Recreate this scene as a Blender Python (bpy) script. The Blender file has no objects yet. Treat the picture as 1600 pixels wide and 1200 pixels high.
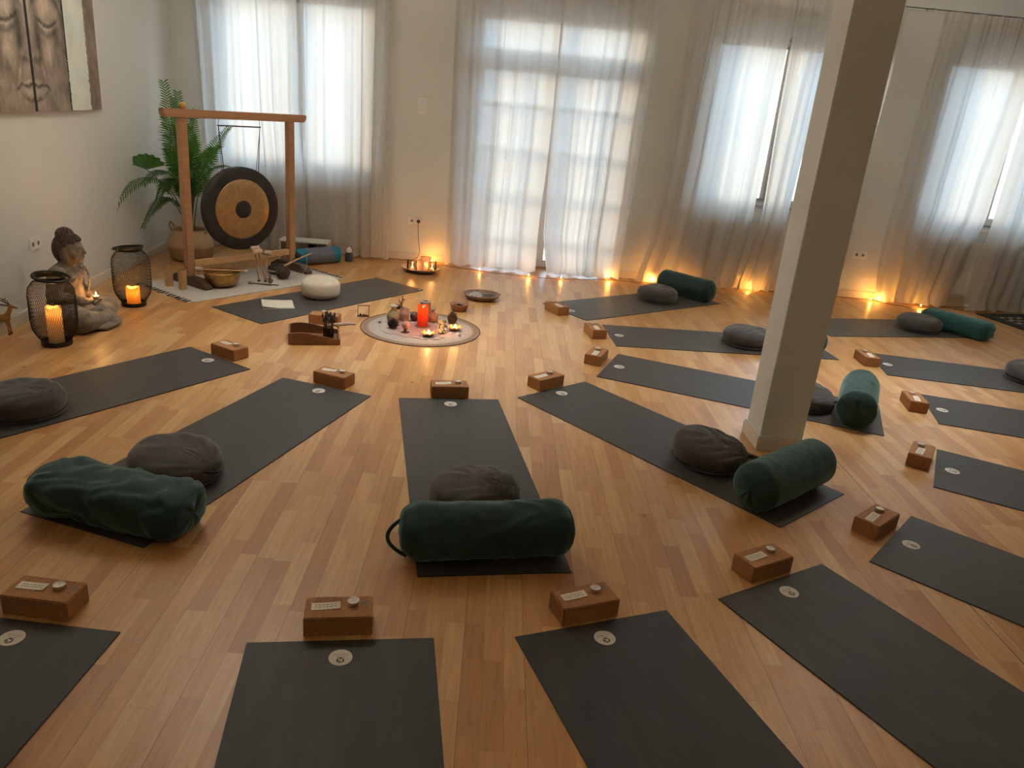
import bpy, bmesh, math, random
from mathutils import Vector, Matrix, noise
random.seed(7)
PI = math.pi
R = math.radians
sc = bpy.context.scene
COL = sc.collection

# ------------------------------------------------------------------ camera
cam = bpy.data.cameras.new('camera')
cam.sensor_width = 36.0
cam.lens = 1200.5 / 1600 * 36.0
cam.clip_start = 0.05
cam_ob = bpy.data.objects.new('camera', cam)
COL.objects.link(cam_ob)
rt = Vector((0.99572869, 0.03162252, 0.08674325))
up = Vector((-0.09232754, 0.34104075, 0.93550352))
fw = Vector((0.0, 0.93951649, -0.34250368))
m = Matrix((rt, up, -fw)).transposed().to_4x4()
m.translation = Vector((0, 0, 1.728))
cam_ob.matrix_world = m
sc.camera = cam_ob

# ------------------------------------------------------------------ light
sc.view_settings.view_transform = 'Standard'
sc.view_settings.look = 'None'
sc.view_settings.gamma = 1.0
sc.view_settings.use_curve_mapping = False
sc.view_settings.exposure = 1.2
w = bpy.data.worlds.new('evening_sky')
sc.world = w
w.use_nodes = True
nt = w.node_tree
nt.nodes.clear()
out = nt.nodes.new('ShaderNodeOutputWorld')
bg = nt.nodes.new('ShaderNodeBackground')
tc = nt.nodes.new('ShaderNodeTexCoord')
sp = nt.nodes.new('ShaderNodeSeparateXYZ')
cr = nt.nodes.new('ShaderNodeValToRGB')
cr.color_ramp.elements[0].position = 0.44
cr.color_ramp.elements[0].color = (0.22, 0.22, 0.21, 1)
cr.color_ramp.elements[1].position = 0.52
cr.color_ramp.elements[1].color = (0.58, 0.80, 1.0, 1)
mp = nt.nodes.new('ShaderNodeMath'); mp.operation = 'MULTIPLY_ADD'
mp.inputs[1].default_value = 0.5; mp.inputs[2].default_value = 0.5
nt.links.new(tc.outputs['Generated'], sp.inputs[0])
nt.links.new(sp.outputs['Z'], mp.inputs[0])
nt.links.new(mp.outputs[0], cr.inputs[0])
nt.links.new(cr.outputs[0], bg.inputs[0])
nt.links.new(bg.outputs[0], out.inputs[0])
bg.inputs[1].default_value = 2.7

sun = bpy.data.lights.new('low_sun', 'SUN')
sun.energy = 0.9
sun.color = (1.0, 0.76, 0.44)
sun.angle = R(18)
sun_ob = bpy.data.objects.new('low_sun', sun)
COL.objects.link(sun_ob)
sun_ob.location = (-4, 16, 6)
sun_ob.rotation_euler = Vector((0.42, -1.0, -0.10)).to_track_quat('-Z', 'Y').to_euler()

# room frame: back wall starts at this point and runs along BE; BN points outdoors
BT = R(2.2)
BP = Vector((-1.2, 8.455, 0.0))
BE = Vector((math.cos(BT), math.sin(BT), 0))
BN = Vector((-math.sin(BT), math.cos(BT), 0))
OPEN = [(-2.2, -0.5, 0.85, 2.62), (0.5, 2.2, 0.0, 2.62), (2.92, 4.72, 0.85, 2.62), (5.38, 7.18, 0.85, 2.62)]
for i, (s0, s1, z0, z1) in enumerate(OPEN):          # sky portals in the window openings
    L = bpy.data.lights.new('sky_portal', 'AREA')
    L.shape = 'RECTANGLE'; L.size = s1 - s0; L.size_y = z1 - z0
    L.cycles.is_portal = True
    o = bpy.data.objects.new('sky_portal', L)
    COL.objects.link(o)
    c = BP + BE * (s0 + s1) / 2 + BN * 0.37 + Vector((0, 0, (z0 + z1) / 2))
    q = (-BN).to_track_quat('-Z', 'Z')
    o.matrix_world = Matrix.Translation(c) @ q.to_matrix().to_4x4()

# ------------------------------------------------------------------ mesh helper
class MB:
    def __init__(s): s.v = []; s.f = []
    def add(s, vs, fs):
        n = len(s.v); s.v += [tuple(x) for x in vs]; s.f += [tuple(i + n for i in f) for f in fs]; return s
    def box(s, cx, cy, cz, sx, sy, sz, M=None):
        vs = [Vector((cx + a * sx / 2, cy + b * sy / 2, cz + c * sz / 2)) for a in (-1, 1) for b in (-1, 1) for c in (-1, 1)]
        if M: vs = [M @ v for v in vs]
        return s.add(vs, [(0, 1, 3, 2), (4, 6, 7, 5), (0, 4, 5, 1), (2, 3, 7, 6), (0, 2, 6, 4), (1, 5, 7, 3)])
    def lathe(s, prof, n=32, M=None, cap=True, wob=None):
        vs = []; fs = []
        for r, z in prof:
            for k in range(n):
                a = 2 * PI * k / n
                rr = r * (wob(a, z) if wob else 1)
                v = Vector((rr * math.cos(a), rr * math.sin(a), z))
                vs.append(M @ v if M else v)
        for j in range(len(prof) - 1):
            for k in range(n):
                k2 = (k + 1) % n
                fs.append((j * n + k, j * n + k2, (j + 1) * n + k2, (j + 1) * n + k))
        if cap:
            if prof[0][0] > 1e-5: fs.append(tuple(reversed(range(n))))
            if prof[-1][0] > 1e-5: fs.append(tuple((len(prof) - 1) * n + k for k in range(n)))
        return s.add(vs, fs)
    def ball(s, c, r, n=14, M=None):
        if not hasattr(r, '__len__'): r = (r, r, r)
        vs = []; fs = []; h = n // 2
        for j in range(h + 1):
            t = PI * j / h
            for k in range(n):
                a = 2 * PI * k / n
                v = Vector((c[0] + r[0] * math.sin(t) * math.cos(a), c[1] + r[1] * math.sin(t) * math.sin(a), c[2] - r[2] * math.cos(t)))
                vs.append(M @ v if M else v)
        for j in range(h):
            for k in range(n):
                k2 = (k + 1) % n
                fs.append((j * n + k, j * n + k2, (j + 1) * n + k2, (j + 1) * n + k))
        return s.add(vs, fs)
    def tube(s, pts, r, n=8, closed=False):
        pts = [Vector(p) for p in pts]; N = len(pts)
        rs = r if hasattr(r, '__len__') else [r] * N
        vs = []; fs = []
        prev = None
        for i, p in enumerate(pts):
            a = pts[(i - 1) % N] if (closed or i > 0) else p
            b = pts[(i + 1) % N] if (closed or i < N - 1) else p
            t = (b - a).normalized()
            if prev is None:
                u = t.cross(Vector((0, 0, 1)))
                if u.length < 0.1: u = t.cross(Vector((1, 0, 0)))
            else:
                u = prev - t * prev.dot(t)
            u.normalize(); prev = u
            w_ = t.cross(u)
            for k in range(n):
                an = 2 * PI * k / n
                vs.append(p + (u * math.cos(an) + w_ * math.sin(an)) * rs[i])
        M_ = N if closed else N - 1
        for i in range(M_):
            i2 = (i + 1) % N
            for k in range(n):
                k2 = (k + 1) % n
                fs.append((i * n + k, i * n + k2, i2 * n + k2, i2 * n + k))
        if not closed:
            fs.append(tuple(reversed(range(n)))); fs.append(tuple((N - 1) * n + k for k in range(n)))
        return s.add(vs, fs)
    def cap(s, a, b, r0, r1=None, n=12):        # capsule, for bodies that get remeshed
        r1 = r0 if r1 is None else r1
        a = Vector(a); b = Vector(b)
        s.ball(a, r0, n); s.ball(b, r1, n)
        return s.tube([a, b], [r0, r1], n)
    def mesh(s, name, mat, smooth=False, bevel=0):
        me = bpy.data.meshes.new(name)
        me.from_pydata(s.v, [], s.f)
        bm = bmesh.new(); bm.from_mesh(me)
        bmesh.ops.remove_doubles(bm, verts=bm.verts, dist=1e-5)
        bmesh.ops.recalc_face_normals(bm, faces=bm.faces)
        if bevel:
            es = [e for e in bm.edges if e.is_manifold and e.calc_face_angle(0) > 0.6]
            bmesh.ops.bevel(bm, geom=es, offset=bevel, segments=2, affect='EDGES', clamp_overlap=True)
        bm.to_mesh(me); bm.free()
        if smooth or bevel:
            for p in me.polygons: p.use_smooth = True
            if smooth != 'all':
                me.set_sharp_from_angle(angle=R(35 if not bevel else 50))
        if mat: me.materials.append(mat)
        return me
    def build(s, name, mat, parent=None, smooth=False, bevel=0):
        return link(name, s.mesh(name, mat, smooth, bevel), parent)

def link(name, data, parent=None):
    o = bpy.data.objects.new(name, data)
    COL.objects.link(o)
    if parent: o.parent = parent
    return o
def tag(o, label=None, cat=None, group=None, kind=None):
    if label: o['label'] = label
    if cat: o['category'] = cat
    if group: o['group'] = group
    if kind: o['kind'] = kind
    return o
def thing(name, label, cat, loc=(0, 0, 0), rz=0, group=None):
    o = bpy.data.objects.new(name, None)
    o.empty_display_size = 0.05
    COL.objects.link(o)
    o.location = loc; o.rotation_euler = (0, 0, rz)
    return tag(o, label, cat, group)
def kids(o): return [c for c in bpy.data.objects if c.parent == o]
def dup(o, parent=None):
    c = o.copy(); COL.objects.link(c); c.parent = parent
    for k in kids(o): dup(k, c)
    return c
def rm(mb, name, mat, parent=None, voxel=0.006, sm=6, fac=0.6):   # union of blobs -> one continuous skin
    me = bpy.data.meshes.new('tmp'); me.from_pydata(mb.v, [], mb.f)
    o = bpy.data.objects.new('tmp', me); COL.objects.link(o)
    md = o.modifiers.new('r', 'REMESH'); md.mode = 'VOXEL'; md.voxel_size = voxel
    s_ = o.modifiers.new('s', 'SMOOTH'); s_.iterations = sm; s_.factor = fac
    dg = bpy.context.evaluated_depsgraph_get(); dg.update()
    new = bpy.data.meshes.new_from_object(o.evaluated_get(dg))
    bpy.data.objects.remove(o); bpy.data.meshes.remove(me)
    new.name = name
    for p in new.polygons: p.use_smooth = True
    new.materials.clear(); new.materials.append(mat)
    return link(name, new, parent)
def lamp(parent, loc, power, color=(1, 0.45, 0.12), rad=0.008):
    L = bpy.data.lights.new('flame_light', 'POINT')
    L.energy = power; L.color = color; L.shadow_soft_size = rad
    o = link('flame_light', L, parent); o.location = loc
    return o

# ------------------------------------------------------------------ materials
class NT:
    def __init__(s, name):
        s.m = bpy.data.materials.new(name); s.m.use_nodes = True
        s.t = s.m.node_tree; s.t.nodes.clear()
        s.out = s.t.nodes.new('ShaderNodeOutputMaterial')
    def n(s, typ, **kw):
        nd = s.t.nodes.new('ShaderNode' + typ)
        for k, v in kw.items():
            if k.startswith('i_'):
                key = k[2:]; key = int(key) if key.isdigit() else key.replace('_', ' ')
                inp = nd.inputs[key]
                if hasattr(v, 'links') or isinstance(v, bpy.types.NodeSocket): s.t.links.new(v, inp)
                else: inp.default_value = v
            else: setattr(nd, k, v)
        return nd
    def math(s, op, a, b=0.0, c=None):
        kw = {'operation': op, 'i_0': a, 'i_1': b}
        if c is not None: kw['i_2'] = c
        return s.n('Math', **kw).outputs[0]
    def ramp(s, fac, stops):
        r = s.n('ValToRGB', i_0=fac); e = r.color_ramp.elements
        while len(e) < len(stops): e.new(0.5)
        for i, (p, c) in enumerate(stops):
            e[i].position = p; e[i].color = (*c, 1) if len(c) == 3 else c
        return r.outputs[0]
    def noise(s, scale, detail=3, vec=None, rough=0.5):
        kw = {'i_Scale': scale, 'i_Detail': detail, 'i_Roughness': rough}
        if vec is not None: kw['i_Vector'] = vec
        return s.n('TexNoise', **kw).outputs[0]
    def obj(s, sc_=None):
        o = s.n('TexCoord').outputs['Object']
        if sc_: o = s.n('Mapping', i_Vector=o, i_Scale=sc_).outputs[0]
        return o
    def mix(s, f, a, b, blend='MIX'):
        nd = s.t.nodes.new('ShaderNodeMix'); nd.data_type = 'RGBA'; nd.blend_type = blend
        for idx, v in ((0, f), (6, a), (7, b)):
            if isinstance(v, bpy.types.NodeSocket): s.t.links.new(v, nd.inputs[idx])
            else: nd.inputs[idx].default_value = (*v, 1) if hasattr(v, '__len__') and len(v) == 3 else v
        return nd.outputs[2]
    def bsdf(s, col, rough=0.6, bump=None, bstr=0.2, bdist=0.003, **kw):
        b = s.n('BsdfPrincipled')
        def put(k, v):
            if isinstance(v, bpy.types.NodeSocket): s.t.links.new(v, b.inputs[k])
            else: b.inputs[k].default_value = (*v, 1) if hasattr(v, '__len__') and len(v) == 3 else v
        put('Base Color', col); put('Roughness', rough)
        for k, v in kw.items(): put(k.replace('_', ' '), v)
        if bump is not None:
            bn = s.n('Bump', i_Height=bump, i_Strength=bstr, i_Distance=bdist)
            s.t.links.new(bn.outputs[0], b.inputs['Normal'])
        return b
    def done(s, sh):
        s.t.links.new(sh.outputs[0] if hasattr(sh, 'outputs') else sh, s.out.inputs[0]); return s.m

def simple(name, c, rough=0.6, var=0.15, nscale=30, bump=0.0, bscale=200, **kw):
    t = NT(name); o = t.obj()
    f = t.noise(nscale, 3, o)
    col = t.ramp(f, [(0.3, tuple(x * (1 - var) for x in c)), (0.7, tuple(min(1, x * (1 + var)) for x in c))])
    bp = t.noise(bscale, 2, o) if bump else None
    return t.done(t.bsdf(col, rough, bp, bump, 0.002, **kw))
def emis(name, c, st):
    t = NT(name)
    return t.done(t.n('Emission', i_0=(*c, 1), i_1=st))

def mat_wall():
    t = NT('wall_paint'); o = t.obj()
    f = t.noise(1.2, 4, o); g = t.noise(180, 3, o)
    col = t.ramp(f, [(0.3, (0.705, 0.72, 0.68)), (0.7, (0.745, 0.76, 0.72))])
    return t.done(t.bsdf(col, 0.85, g, 0.15, 0.001))
def mat_floor():
    t = NT('oak_parquet'); o = t.obj()
    s = t.n('SeparateXYZ', i_0=o)
    W_, L_ = 0.0685, 0.43
    u = t.math('DIVIDE', s.outputs[0], W_); row = t.math('FLOOR', u)
    rn = t.n('TexWhiteNoise', noise_dimensions='1D', i_W=row).outputs[0]
    bl = t.math('ADD', t.math('MULTIPLY', rn, 0.30), 0.33)           # stave length of this row
    vv = t.math('ADD', t.math('DIVIDE', s.outputs[1], bl), t.math('MULTIPLY', rn, 37.0))
    colm = t.math('FLOOR', vv)
    cmb = t.n('CombineXYZ', i_0=row, i_1=colm, i_2=3.0).outputs[0]
    wn = t.n('TexWhiteNoise', noise_dimensions='3D', i_Vector=cmb)
    wn2 = t.n('SeparateColor', i_0=wn.outputs[1])
    # grain, shifted per stave
    off = t.n('VectorMath', operation='SCALE', i_0=wn.outputs[1]); off.inputs['Scale'].default_value = 9.0
    gv = t.n('VectorMath', operation='ADD', i_0=o, i_1=off.outputs[0]).outputs[0]
    g1 = t.noise(1.0, 5, t.n('Mapping', i_Vector=gv, i_Scale=(60, 3.5, 1)).outputs[0], 0.6)
    g2 = t.noise(1.0, 3, t.n('Mapping', i_Vector=gv, i_Scale=(220, 7, 1)).outputs[0], 0.6)
    base = t.ramp(wn.outputs[0], [(0.0, (0.46, 0.212, 0.064)), (0.3, (0.55, 0.285, 0.094)), (0.65, (0.62, 0.345, 0.124)), (1.0, (0.69, 0.425, 0.175))])
    base = t.mix(t.math('MULTIPLY', wn2.outputs[1], 0.25), base, (0.56, 0.26, 0.10))
    col = t.mix(0.42, base, t.ramp(g1, [(0.3, (0.50, 0.46, 0.42)), (0.7, (1, 1, 1))]), 'MULTIPLY')
    col = t.mix(0.25, col, t.ramp(g2, [(0.35, (0.55, 0.5, 0.45)), (0.6, (1, 1, 1))]), 'MULTIPLY')
    kn = t.n('TexVoronoi', i_Vector=t.n('Mapping', i_Vector=o, i_Scale=(3.4, 2.0, 1)).outputs[0], i_Scale=1.0)
    col = t.mix(t.ramp(kn.outputs[0], [(0.018, (0.8, 0.8, 0.8)), (0.045, (0, 0, 0))]), col, (0.10, 0.045, 0.018))
    # seams
    fu = t.math('FRACT', u); fv = t.math('FRACT', vv)
    eu = t.math('MINIMUM', fu, t.math('SUBTRACT', 1.0, fu))
    ev = t.math('MULTIPLY', t.math('MINIMUM', fv, t.math('SUBTRACT', 1.0, fv)), 6.0)
    e = t.math('MINIMUM', eu, ev)
    u3 = t.math('FRACT', t.math('DIVIDE', u, 3.0))
    e3 = t.math('MINIMUM', u3, t.math('SUBTRACT', 1.0, u3))
    seam = t.math('MAXIMUM', t.math('MULTIPLY', t.math('LESS_THAN', e, 0.008), 0.35), t.math('MULTIPLY', t.math('LESS_THAN', e3, 0.0045), 0.75))
    gap = t.math('MULTIPLY', t.math('LESS_THAN', t.math('ABSOLUTE', t.math('SUBTRACT', s.outputs[0], 2.012)), 0.0022), t.math('MULTIPLY', t.math('GREATER_THAN', s.outputs[1], 2.0), t.math('LESS_THAN', s.outputs[1], 3.95)))
    seam = t.math('MAXIMUM', seam, gap)
    col = t.mix(seam, col, (0.07, 0.035, 0.015))
    ro = t.math('ADD', t.math('MULTIPLY', t.noise(3.0, 3, o), 0.10), 0.31)
    hh = t.math('SUBTRACT', t.math('MULTIPLY', g1, 0.3), seam)
    return t.done(t.bsdf(col, ro, hh, 0.12, 0.001, IOR=1.47, Coat_Weight=0.12, Coat_Roughness=0.42, Coat_IOR=1.6))
def mat_mat():
    t = NT('charcoal_rubber'); o = t.obj()
    f = t.noise(900, 2, o); g = t.noise(5, 4, t.obj((0.6, 3.5, 1)), 0.6)
    c = t.ramp(f, [(0.3, (0.010, 0.009, 0.007)), (0.75, (0.026, 0.023, 0.018))])
    c = t.mix(t.ramp(g, [(0.45, (0, 0, 0)), (0.8, (0.3, 0.3, 0.3))]), c, (0.075, 0.072, 0.068))
    return t.done(t.bsdf(c, 0.50, f, 0.4, 0.001, IOR=1.42, Sheen_Weight=0.30, Sheen_Roughness=0.45, Sheen_Tint=(0.9, 0.85, 0.78)))
def mat_cloth(name, a, b, rough=0.9, sheen=0.3, nscale=8, weave=700, bs=0.4):
    t = NT(name); o = t.obj()
    f = t.noise(nscale, 4, o); g = t.noise(weave, 2, o)
    c = t.ramp(f, [(0.3, a), (0.7, b)])
    return t.done(t.bsdf(c, rough, g, bs, 0.001, Sheen_Weight=sheen, Sheen_Roughness=0.4, Sheen_Tint=tuple(min(1, 0.35 + x * 9) for x in b)))
def mat_curtain(name, dens):
    t = NT(name); o = t.obj()
    wv = t.noise(1.0, 3, t.n('Mapping', i_Vector=o, i_Scale=(420, 1, 30)).outputs[0], 0.7)
    wh = t.noise(1.0, 3, t.n('Mapping', i_Vector=o, i_Scale=(30, 1, 420)).outputs[0], 0.7)
    big = t.noise(2.5, 3, o)
    f = t.math('ADD', t.math('MULTIPLY', wv, 0.5), t.math('MULTIPLY', wh, 0.5))
    col = t.ramp(f, [(0.3, (0.76, 0.745, 0.71)), (0.7, (0.87, 0.855, 0.82))])
    tr = t.n('BsdfTranslucent', i_0=col)
    df = t.n('BsdfDiffuse', i_0=t.ramp(big, [(0.3, (0.62, 0.59, 0.55)), (0.7, (0.68, 0.65, 0.61))]))
    tp = t.n('BsdfTransparent', i_0=(1.0, 0.98, 0.94, 1))
    m1 = t.n('MixShader', i_0=dens, i_1=tr.outputs[0], i_2=df.outputs[0])
    m2 = t.n('MixShader', i_0=0.03, i_1=m1.outputs[0], i_2=tp.outputs[0])
    return t.done(m2)
def mat_glass(name, tint=(1, 1, 1), rough=0.02, ior=1.45):
    t = NT(name)
    fr = t.n('Fresnel', i_0=ior)
    tp = t.n('BsdfTransparent', i_0=(*tint, 1)); gl = t.n('BsdfGlossy', i_Roughness=rough)
    return t.done(t.n('MixShader', i_0=fr.outputs[0], i_1=tp.outputs[0], i_2=gl.outputs[0]))
def mat_wax(name, c, mixf=0.35, inner=None):
    t = NT(name)
    a = t.n('BsdfTranslucent', i_0=(*(inner or c), 1)); b = t.n('BsdfPrincipled'); b.inputs['Base Color'].default_value = (*c, 1); b.inputs['Roughness'].default_value = 0.5
    return t.done(t.n('MixShader', i_0=mixf, i_1=a.outputs[0], i_2=b.outputs[0]))
def mat_wood(name, a, b, rough=0.45, axis=(4, 60, 60)):
    t = NT(name); o = t.obj(axis)
    f = t.noise(1.0, 5, o, 0.6)
    return t.done(t.bsdf(t.ramp(f, [(0.3, a), (0.7, b)]), rough, f, 0.1, 0.001))

M = {}
M['wall'] = mat_wall(); M['floor'] = mat_floor(); M['mat'] = mat_mat()
M['ceiling'] = simple('ceiling_paint', (0.74, 0.73, 0.69), 0.9, 0.03, 2)
M['white'] = simple('white_lacquer', (0.74, 0.71, 0.65), 0.4, 0.03, 3)
M['skirt'] = simple('skirting_lacquer', (0.70, 0.65, 0.57), 0.5, 0.03, 3)
M['frame'] = simple('window_plastic', (0.78, 0.79, 0.80), 0.35, 0.02, 3)
M['glass'] = mat_glass('window_glass')
M['curtain'] = mat_curtain('linen_curtain', 0.40)
M['hem'] = mat_curtain('linen_header', 0.86)
M['grey_cloth'] = mat_cloth('grey_cotton', (0.050, 0.045, 0.040), (0.075, 0.068, 0.062))
M['green'] = mat_cloth('green_velvet', (0.0024, 0.023, 0.019), (0.0050, 0.036, 0.031), 0.75, 0.60, 6)
M['teal'] = mat_cloth('teal_velvet', (0.008, 0.060, 0.056), (0.013, 0.085, 0.080), 0.8, 0.5, 6)
M['cream'] = mat_cloth('cream_wool', (0.52, 0.45, 0.33), (0.62, 0.54, 0.41), 0.95, 0.2, 20, 300)
M['dark_trim'] = simple('dark_strap', (0.012, 0.012, 0.012), 0.7)
M['cork'] = simple('cork', (0.34, 0.150, 0.048), 0.75, 0.22, 130, 0.5, 300)
M['paper'] = simple('paper', (0.72, 0.66, 0.54), 0.8, 0.05, 40)
M['ink'] = simple('ink', (0.03, 0.028, 0.025), 0.7, 0.0)
M['soft_ink'] = simple('faded_ink', (0.22, 0.20, 0.17), 0.8, 0.0)
M['stamp'] = simple('grey_stamp', (0.20, 0.16, 0.13), 0.7, 0.1)
M['tin'] = simple('tealight_tin', (0.62, 0.57, 0.50), 0.3, 0.05, 30, Metallic=0.9)
M['wax_white'] = simple('white_wax', (0.76, 0.70, 0.60), 0.45, 0.04)
M['sticker'] = simple('sticker_cork', (0.62, 0.56, 0.47), 0.65, 0.08, 300)
M['black_metal'] = simple('black_metal', (0.012, 0.012, 0.012), 0.45, 0.1, Metallic=0.3)
M['stone'] = simple('weathered_stone', (0.20, 0.165, 0.125), 0.9, 0.35, 22, 0.6, 120)
M['stone_hair'] = simple('brown_stone_curls', (0.085, 0.062, 0.048), 0.9, 0.3, 40, 0.5, 150)
M['beech'] = mat_wood('oiled_beech', (0.33, 0.165, 0.078), (0.43, 0.23, 0.115))
M['pine'] = mat_wood('pale_pine', (0.50, 0.28, 0.12), (0.60, 0.36, 0.17))
M['walnut'] = mat_wood('dark_walnut', (0.060, 0.026, 0.013), (0.10, 0.045, 0.022))
M['olive'] = mat_wood('brown_tray_wood', (0.13, 0.052, 0.020), (0.25, 0.105, 0.040), 0.4, (8, 40, 40))
M['gong_dark'] = simple('gong_patina', (0.030, 0.027, 0.026), 0.55, 0.3, 14, 0.3, 60, Metallic=0.4)
M['basket'] = mat_cloth('woven_seagrass', (0.42, 0.27, 0.14), (0.52, 0.35, 0.20), 0.8, 0.0, 60, 220, 0.8)
M['soil'] = simple('potting_soil', (0.03, 0.02, 0.014), 0.95)
M['brass'] = simple('hammered_brass', (0.42, 0.25, 0.08), 0.32, 0.25, 30, 0.4, 70, Metallic=0.85)
M['felt'] = simple('cream_felt', (0.60, 0.45, 0.34), 0.95, 0.1)
M['blue'] = mat_cloth('blue_foam', (0.006, 0.16, 0.26), (0.010, 0.20, 0.31), 0.8, 0.1)
M['violet'] = mat_cloth('slate_foam', (0.115, 0.125, 0.175), (0.15, 0.16, 0.21), 0.85, 0.1, 14)
M['tan'] = simple('bamboo', (0.46, 0.26, 0.11), 0.5, 0.12, 25)
M['cable'] = simple('dark_cable', (0.05, 0.03, 0.02), 0.6, 0.0)
M['flame'] = emis('candle_flame', (1.0, 0.62, 0.22), 20)
M['bulb'] = emis('fairy_bulb', (1.0, 0.55, 0.14), 20 * 1.0)
M['gold'] = simple('gold_lacquer', (0.55, 0.33, 0.10), 0.35, 0.1, Metallic=0.8)
M['bark'] = simple('pinecone_bark', (0.045, 0.026, 0.018), 0.85, 0.35, 60)
# ------------------------------------------------------------------ the room
def st(o): o['kind'] = 'structure'; return o
def backframe(o):
    o.location = BP; o.rotation_euler = (0, 0, BT); return o
fl = MB(); fl.box(2.5, 3.2, -0.05, 17, 13, 0.1)
o = fl.build('floor', M['floor']); o.rotation_euler = (0, 0, R(2.2)); st(o)
ce = MB(); ce.box(2.5, 3.2, 3.38, 17, 13, 0.1)
st(ce.build('ceiling', M['ceiling']))
H = 3.33
b = MB(); cur = -2.56
T0, T1 = 0.0, 0.36
for s0, s1, z0, z1 in OPEN:
    b.box((cur + s0) / 2, 0.18, H / 2, s0 - cur, 0.36, H)
    if z0 > 0: b.box((s0 + s1) / 2, 0.18, z0 / 2, s1 - s0, 0.36, z0)
    b.box((s0 + s1) / 2, 0.18, (z1 + H) / 2, s1 - s0, 0.36, H - z1)
    cur = s1
b.box((cur + 9.2) / 2, 0.18, H / 2, 9.2 - cur, 0.36, H)
st(backframe(b.build('wall_back', M['wall'])))
# left wall: leaves the corner a little out of square
LP = BP + BE * (-2.55); LT = R(95.4)
LD = Vector((math.cos(LT), math.sin(LT), 0)); LI = Vector((math.sin(LT), -math.cos(LT), 0))   # LI points into the room
def leftframe(o):
    o.location = LP; o.rotation_euler = (0, 0, LT); return o
b = MB(); b.box(-5.6, 0.1, H / 2, 11.7, 0.2, H); st(leftframe(b.build('wall_left', M['wall'])))
b = MB(); b.box(7.85, 3.0, H / 2, 0.2, 12.5, H); o = st(b.build('wall_right', M['wall'])); o.rotation_euler = (0, 0, R(2.2))
b = MB(); b.box(2.5, -2.6, H / 2, 16, 0.2, H); o = st(b.build('wall_front', M['wall']))

def skirt_profile(b, x0, x1, y, sgn):      # 8 cm skirting with a small upper bead, in a wall's own frame
    b.box((x0 + x1) / 2, y + sgn * 0.008, 0.036, x1 - x0, 0.016, 0.072)
    b.box((x0 + x1) / 2, y + sgn * 0.005, 0.076, x1 - x0, 0.010, 0.010)
b = MB(); skirt_profile(b, -11.4, -0.0, 0.0, -1)
st(leftframe(b.build('baseboard_left', M['skirt'], bevel=0.002)))
for i, (x0, x1) in enumerate([(-2.54, 0.46), (2.24, 9.0)]):
    b = MB(); skirt_profile(b, x0, x1, 0.0, -1)
    st(backframe(b.build('baseboard_back', M['skirt'], bevel=0.002)))

# windows and the glazed door
def sash(b, x0, x1, z0, z1, y, t=0.06, d=0.06):
    b.box((x0 + x1) / 2, y, z0 + t / 2, x1 - x0, d, t); b.box((x0 + x1) / 2, y, z1 - t / 2, x1 - x0, d, t)
    b.box(x0 + t / 2, y, (z0 + z1) / 2, t, d, z1 - z0 - 2 * t); b.box(x1 - t / 2, y, (z0 + z1) / 2, t, d, z1 - z0 - 2 * t)
wn_ = 0
for i, (s0, s1, z0, z1) in enumerate(OPEN):
    isdoor = i == 1
    if not isdoor: wn_ += 1
    nm = 'door_1' if isdoor else 'window_%d' % wn_
    root = bpy.data.objects.new(nm, None); COL.objects.link(root); root.empty_display_size = 0.1
    backframe(root); st(root)
    f = MB(); sash(f, s0, s1, z0, z1, 0.24, 0.05, 0.07)
    if isdoor:
        f.box((s0 + s1) / 2, 0.24, 2.155, s1 - s0 - 0.1, 0.07, 0.09)
    f.build('window_frame' if not isdoor else 'door_frame', M['frame'], root, bevel=0.003)
    mid = (s0 + s1) / 2
    for a, c in ((s0 + 0.05, mid), (mid, s1 - 0.05)):
        top = z1 - 0.05 if not isdoor else 2.11
        f = MB(); sash(f, a, c, z0 + 0.05 if not isdoor else 0.01, top, 0.215, 0.075, 0.06)
        if isdoor:
            for zz in (1.70, 1.25, 0.80, 0.35): f.box((a + c) / 2, 0.215, zz, c - a - 0.15, 0.045, 0.055)
            f.box((a + c) / 2, 0.215, 1.06, 0.045, 0.040, 2.0)
        lf = f.build('sash' if not isdoor else 'door_leaf', M['frame'], root, bevel=0.003)
        g = MB(); g.box((a + c) / 2, 0.225, ((z0 + 0.05 if not isdoor else 0.01) + top) / 2, c - a - 0.14, 0.006, top - z0 - 0.19)
        g.build('pane', M['glass'], lf)
        if isdoor:
            f = MB(); sash(f, a, c, 2.20, z1 - 0.05, 0.215, 0.05, 0.05)
            lf = f.build('transom_sash', M['frame'], root, bevel=0.003)
            g = MB(); g.box((a + c) / 2, 0.22, (2.2 + z1 - .05) / 2, c - a - 0.09, 0.006, z1 - 2.25 - 0.09); g.build('pane', M['glass'], lf)
    h = MB(); h.box(mid - 0.03, 0.172, 1.05 if isdoor else 1.6, 0.025, 0.02, 0.12); h.box(mid - 0.03, 0.150, 1.09 if isdoor else 1.55, 0.02, 0.02, 0.13)
    h.build('window_handle' if not isdoor else 'door_handle', M['frame'], root, bevel=0.004)
    if not isdoor:
        f = MB(); f.box(mid, 0.087, z0 - 0.012, s1 - s0, 0.186, 0.026)
        f.build('window_sill', M['white'], root, bevel=0.004)

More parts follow.
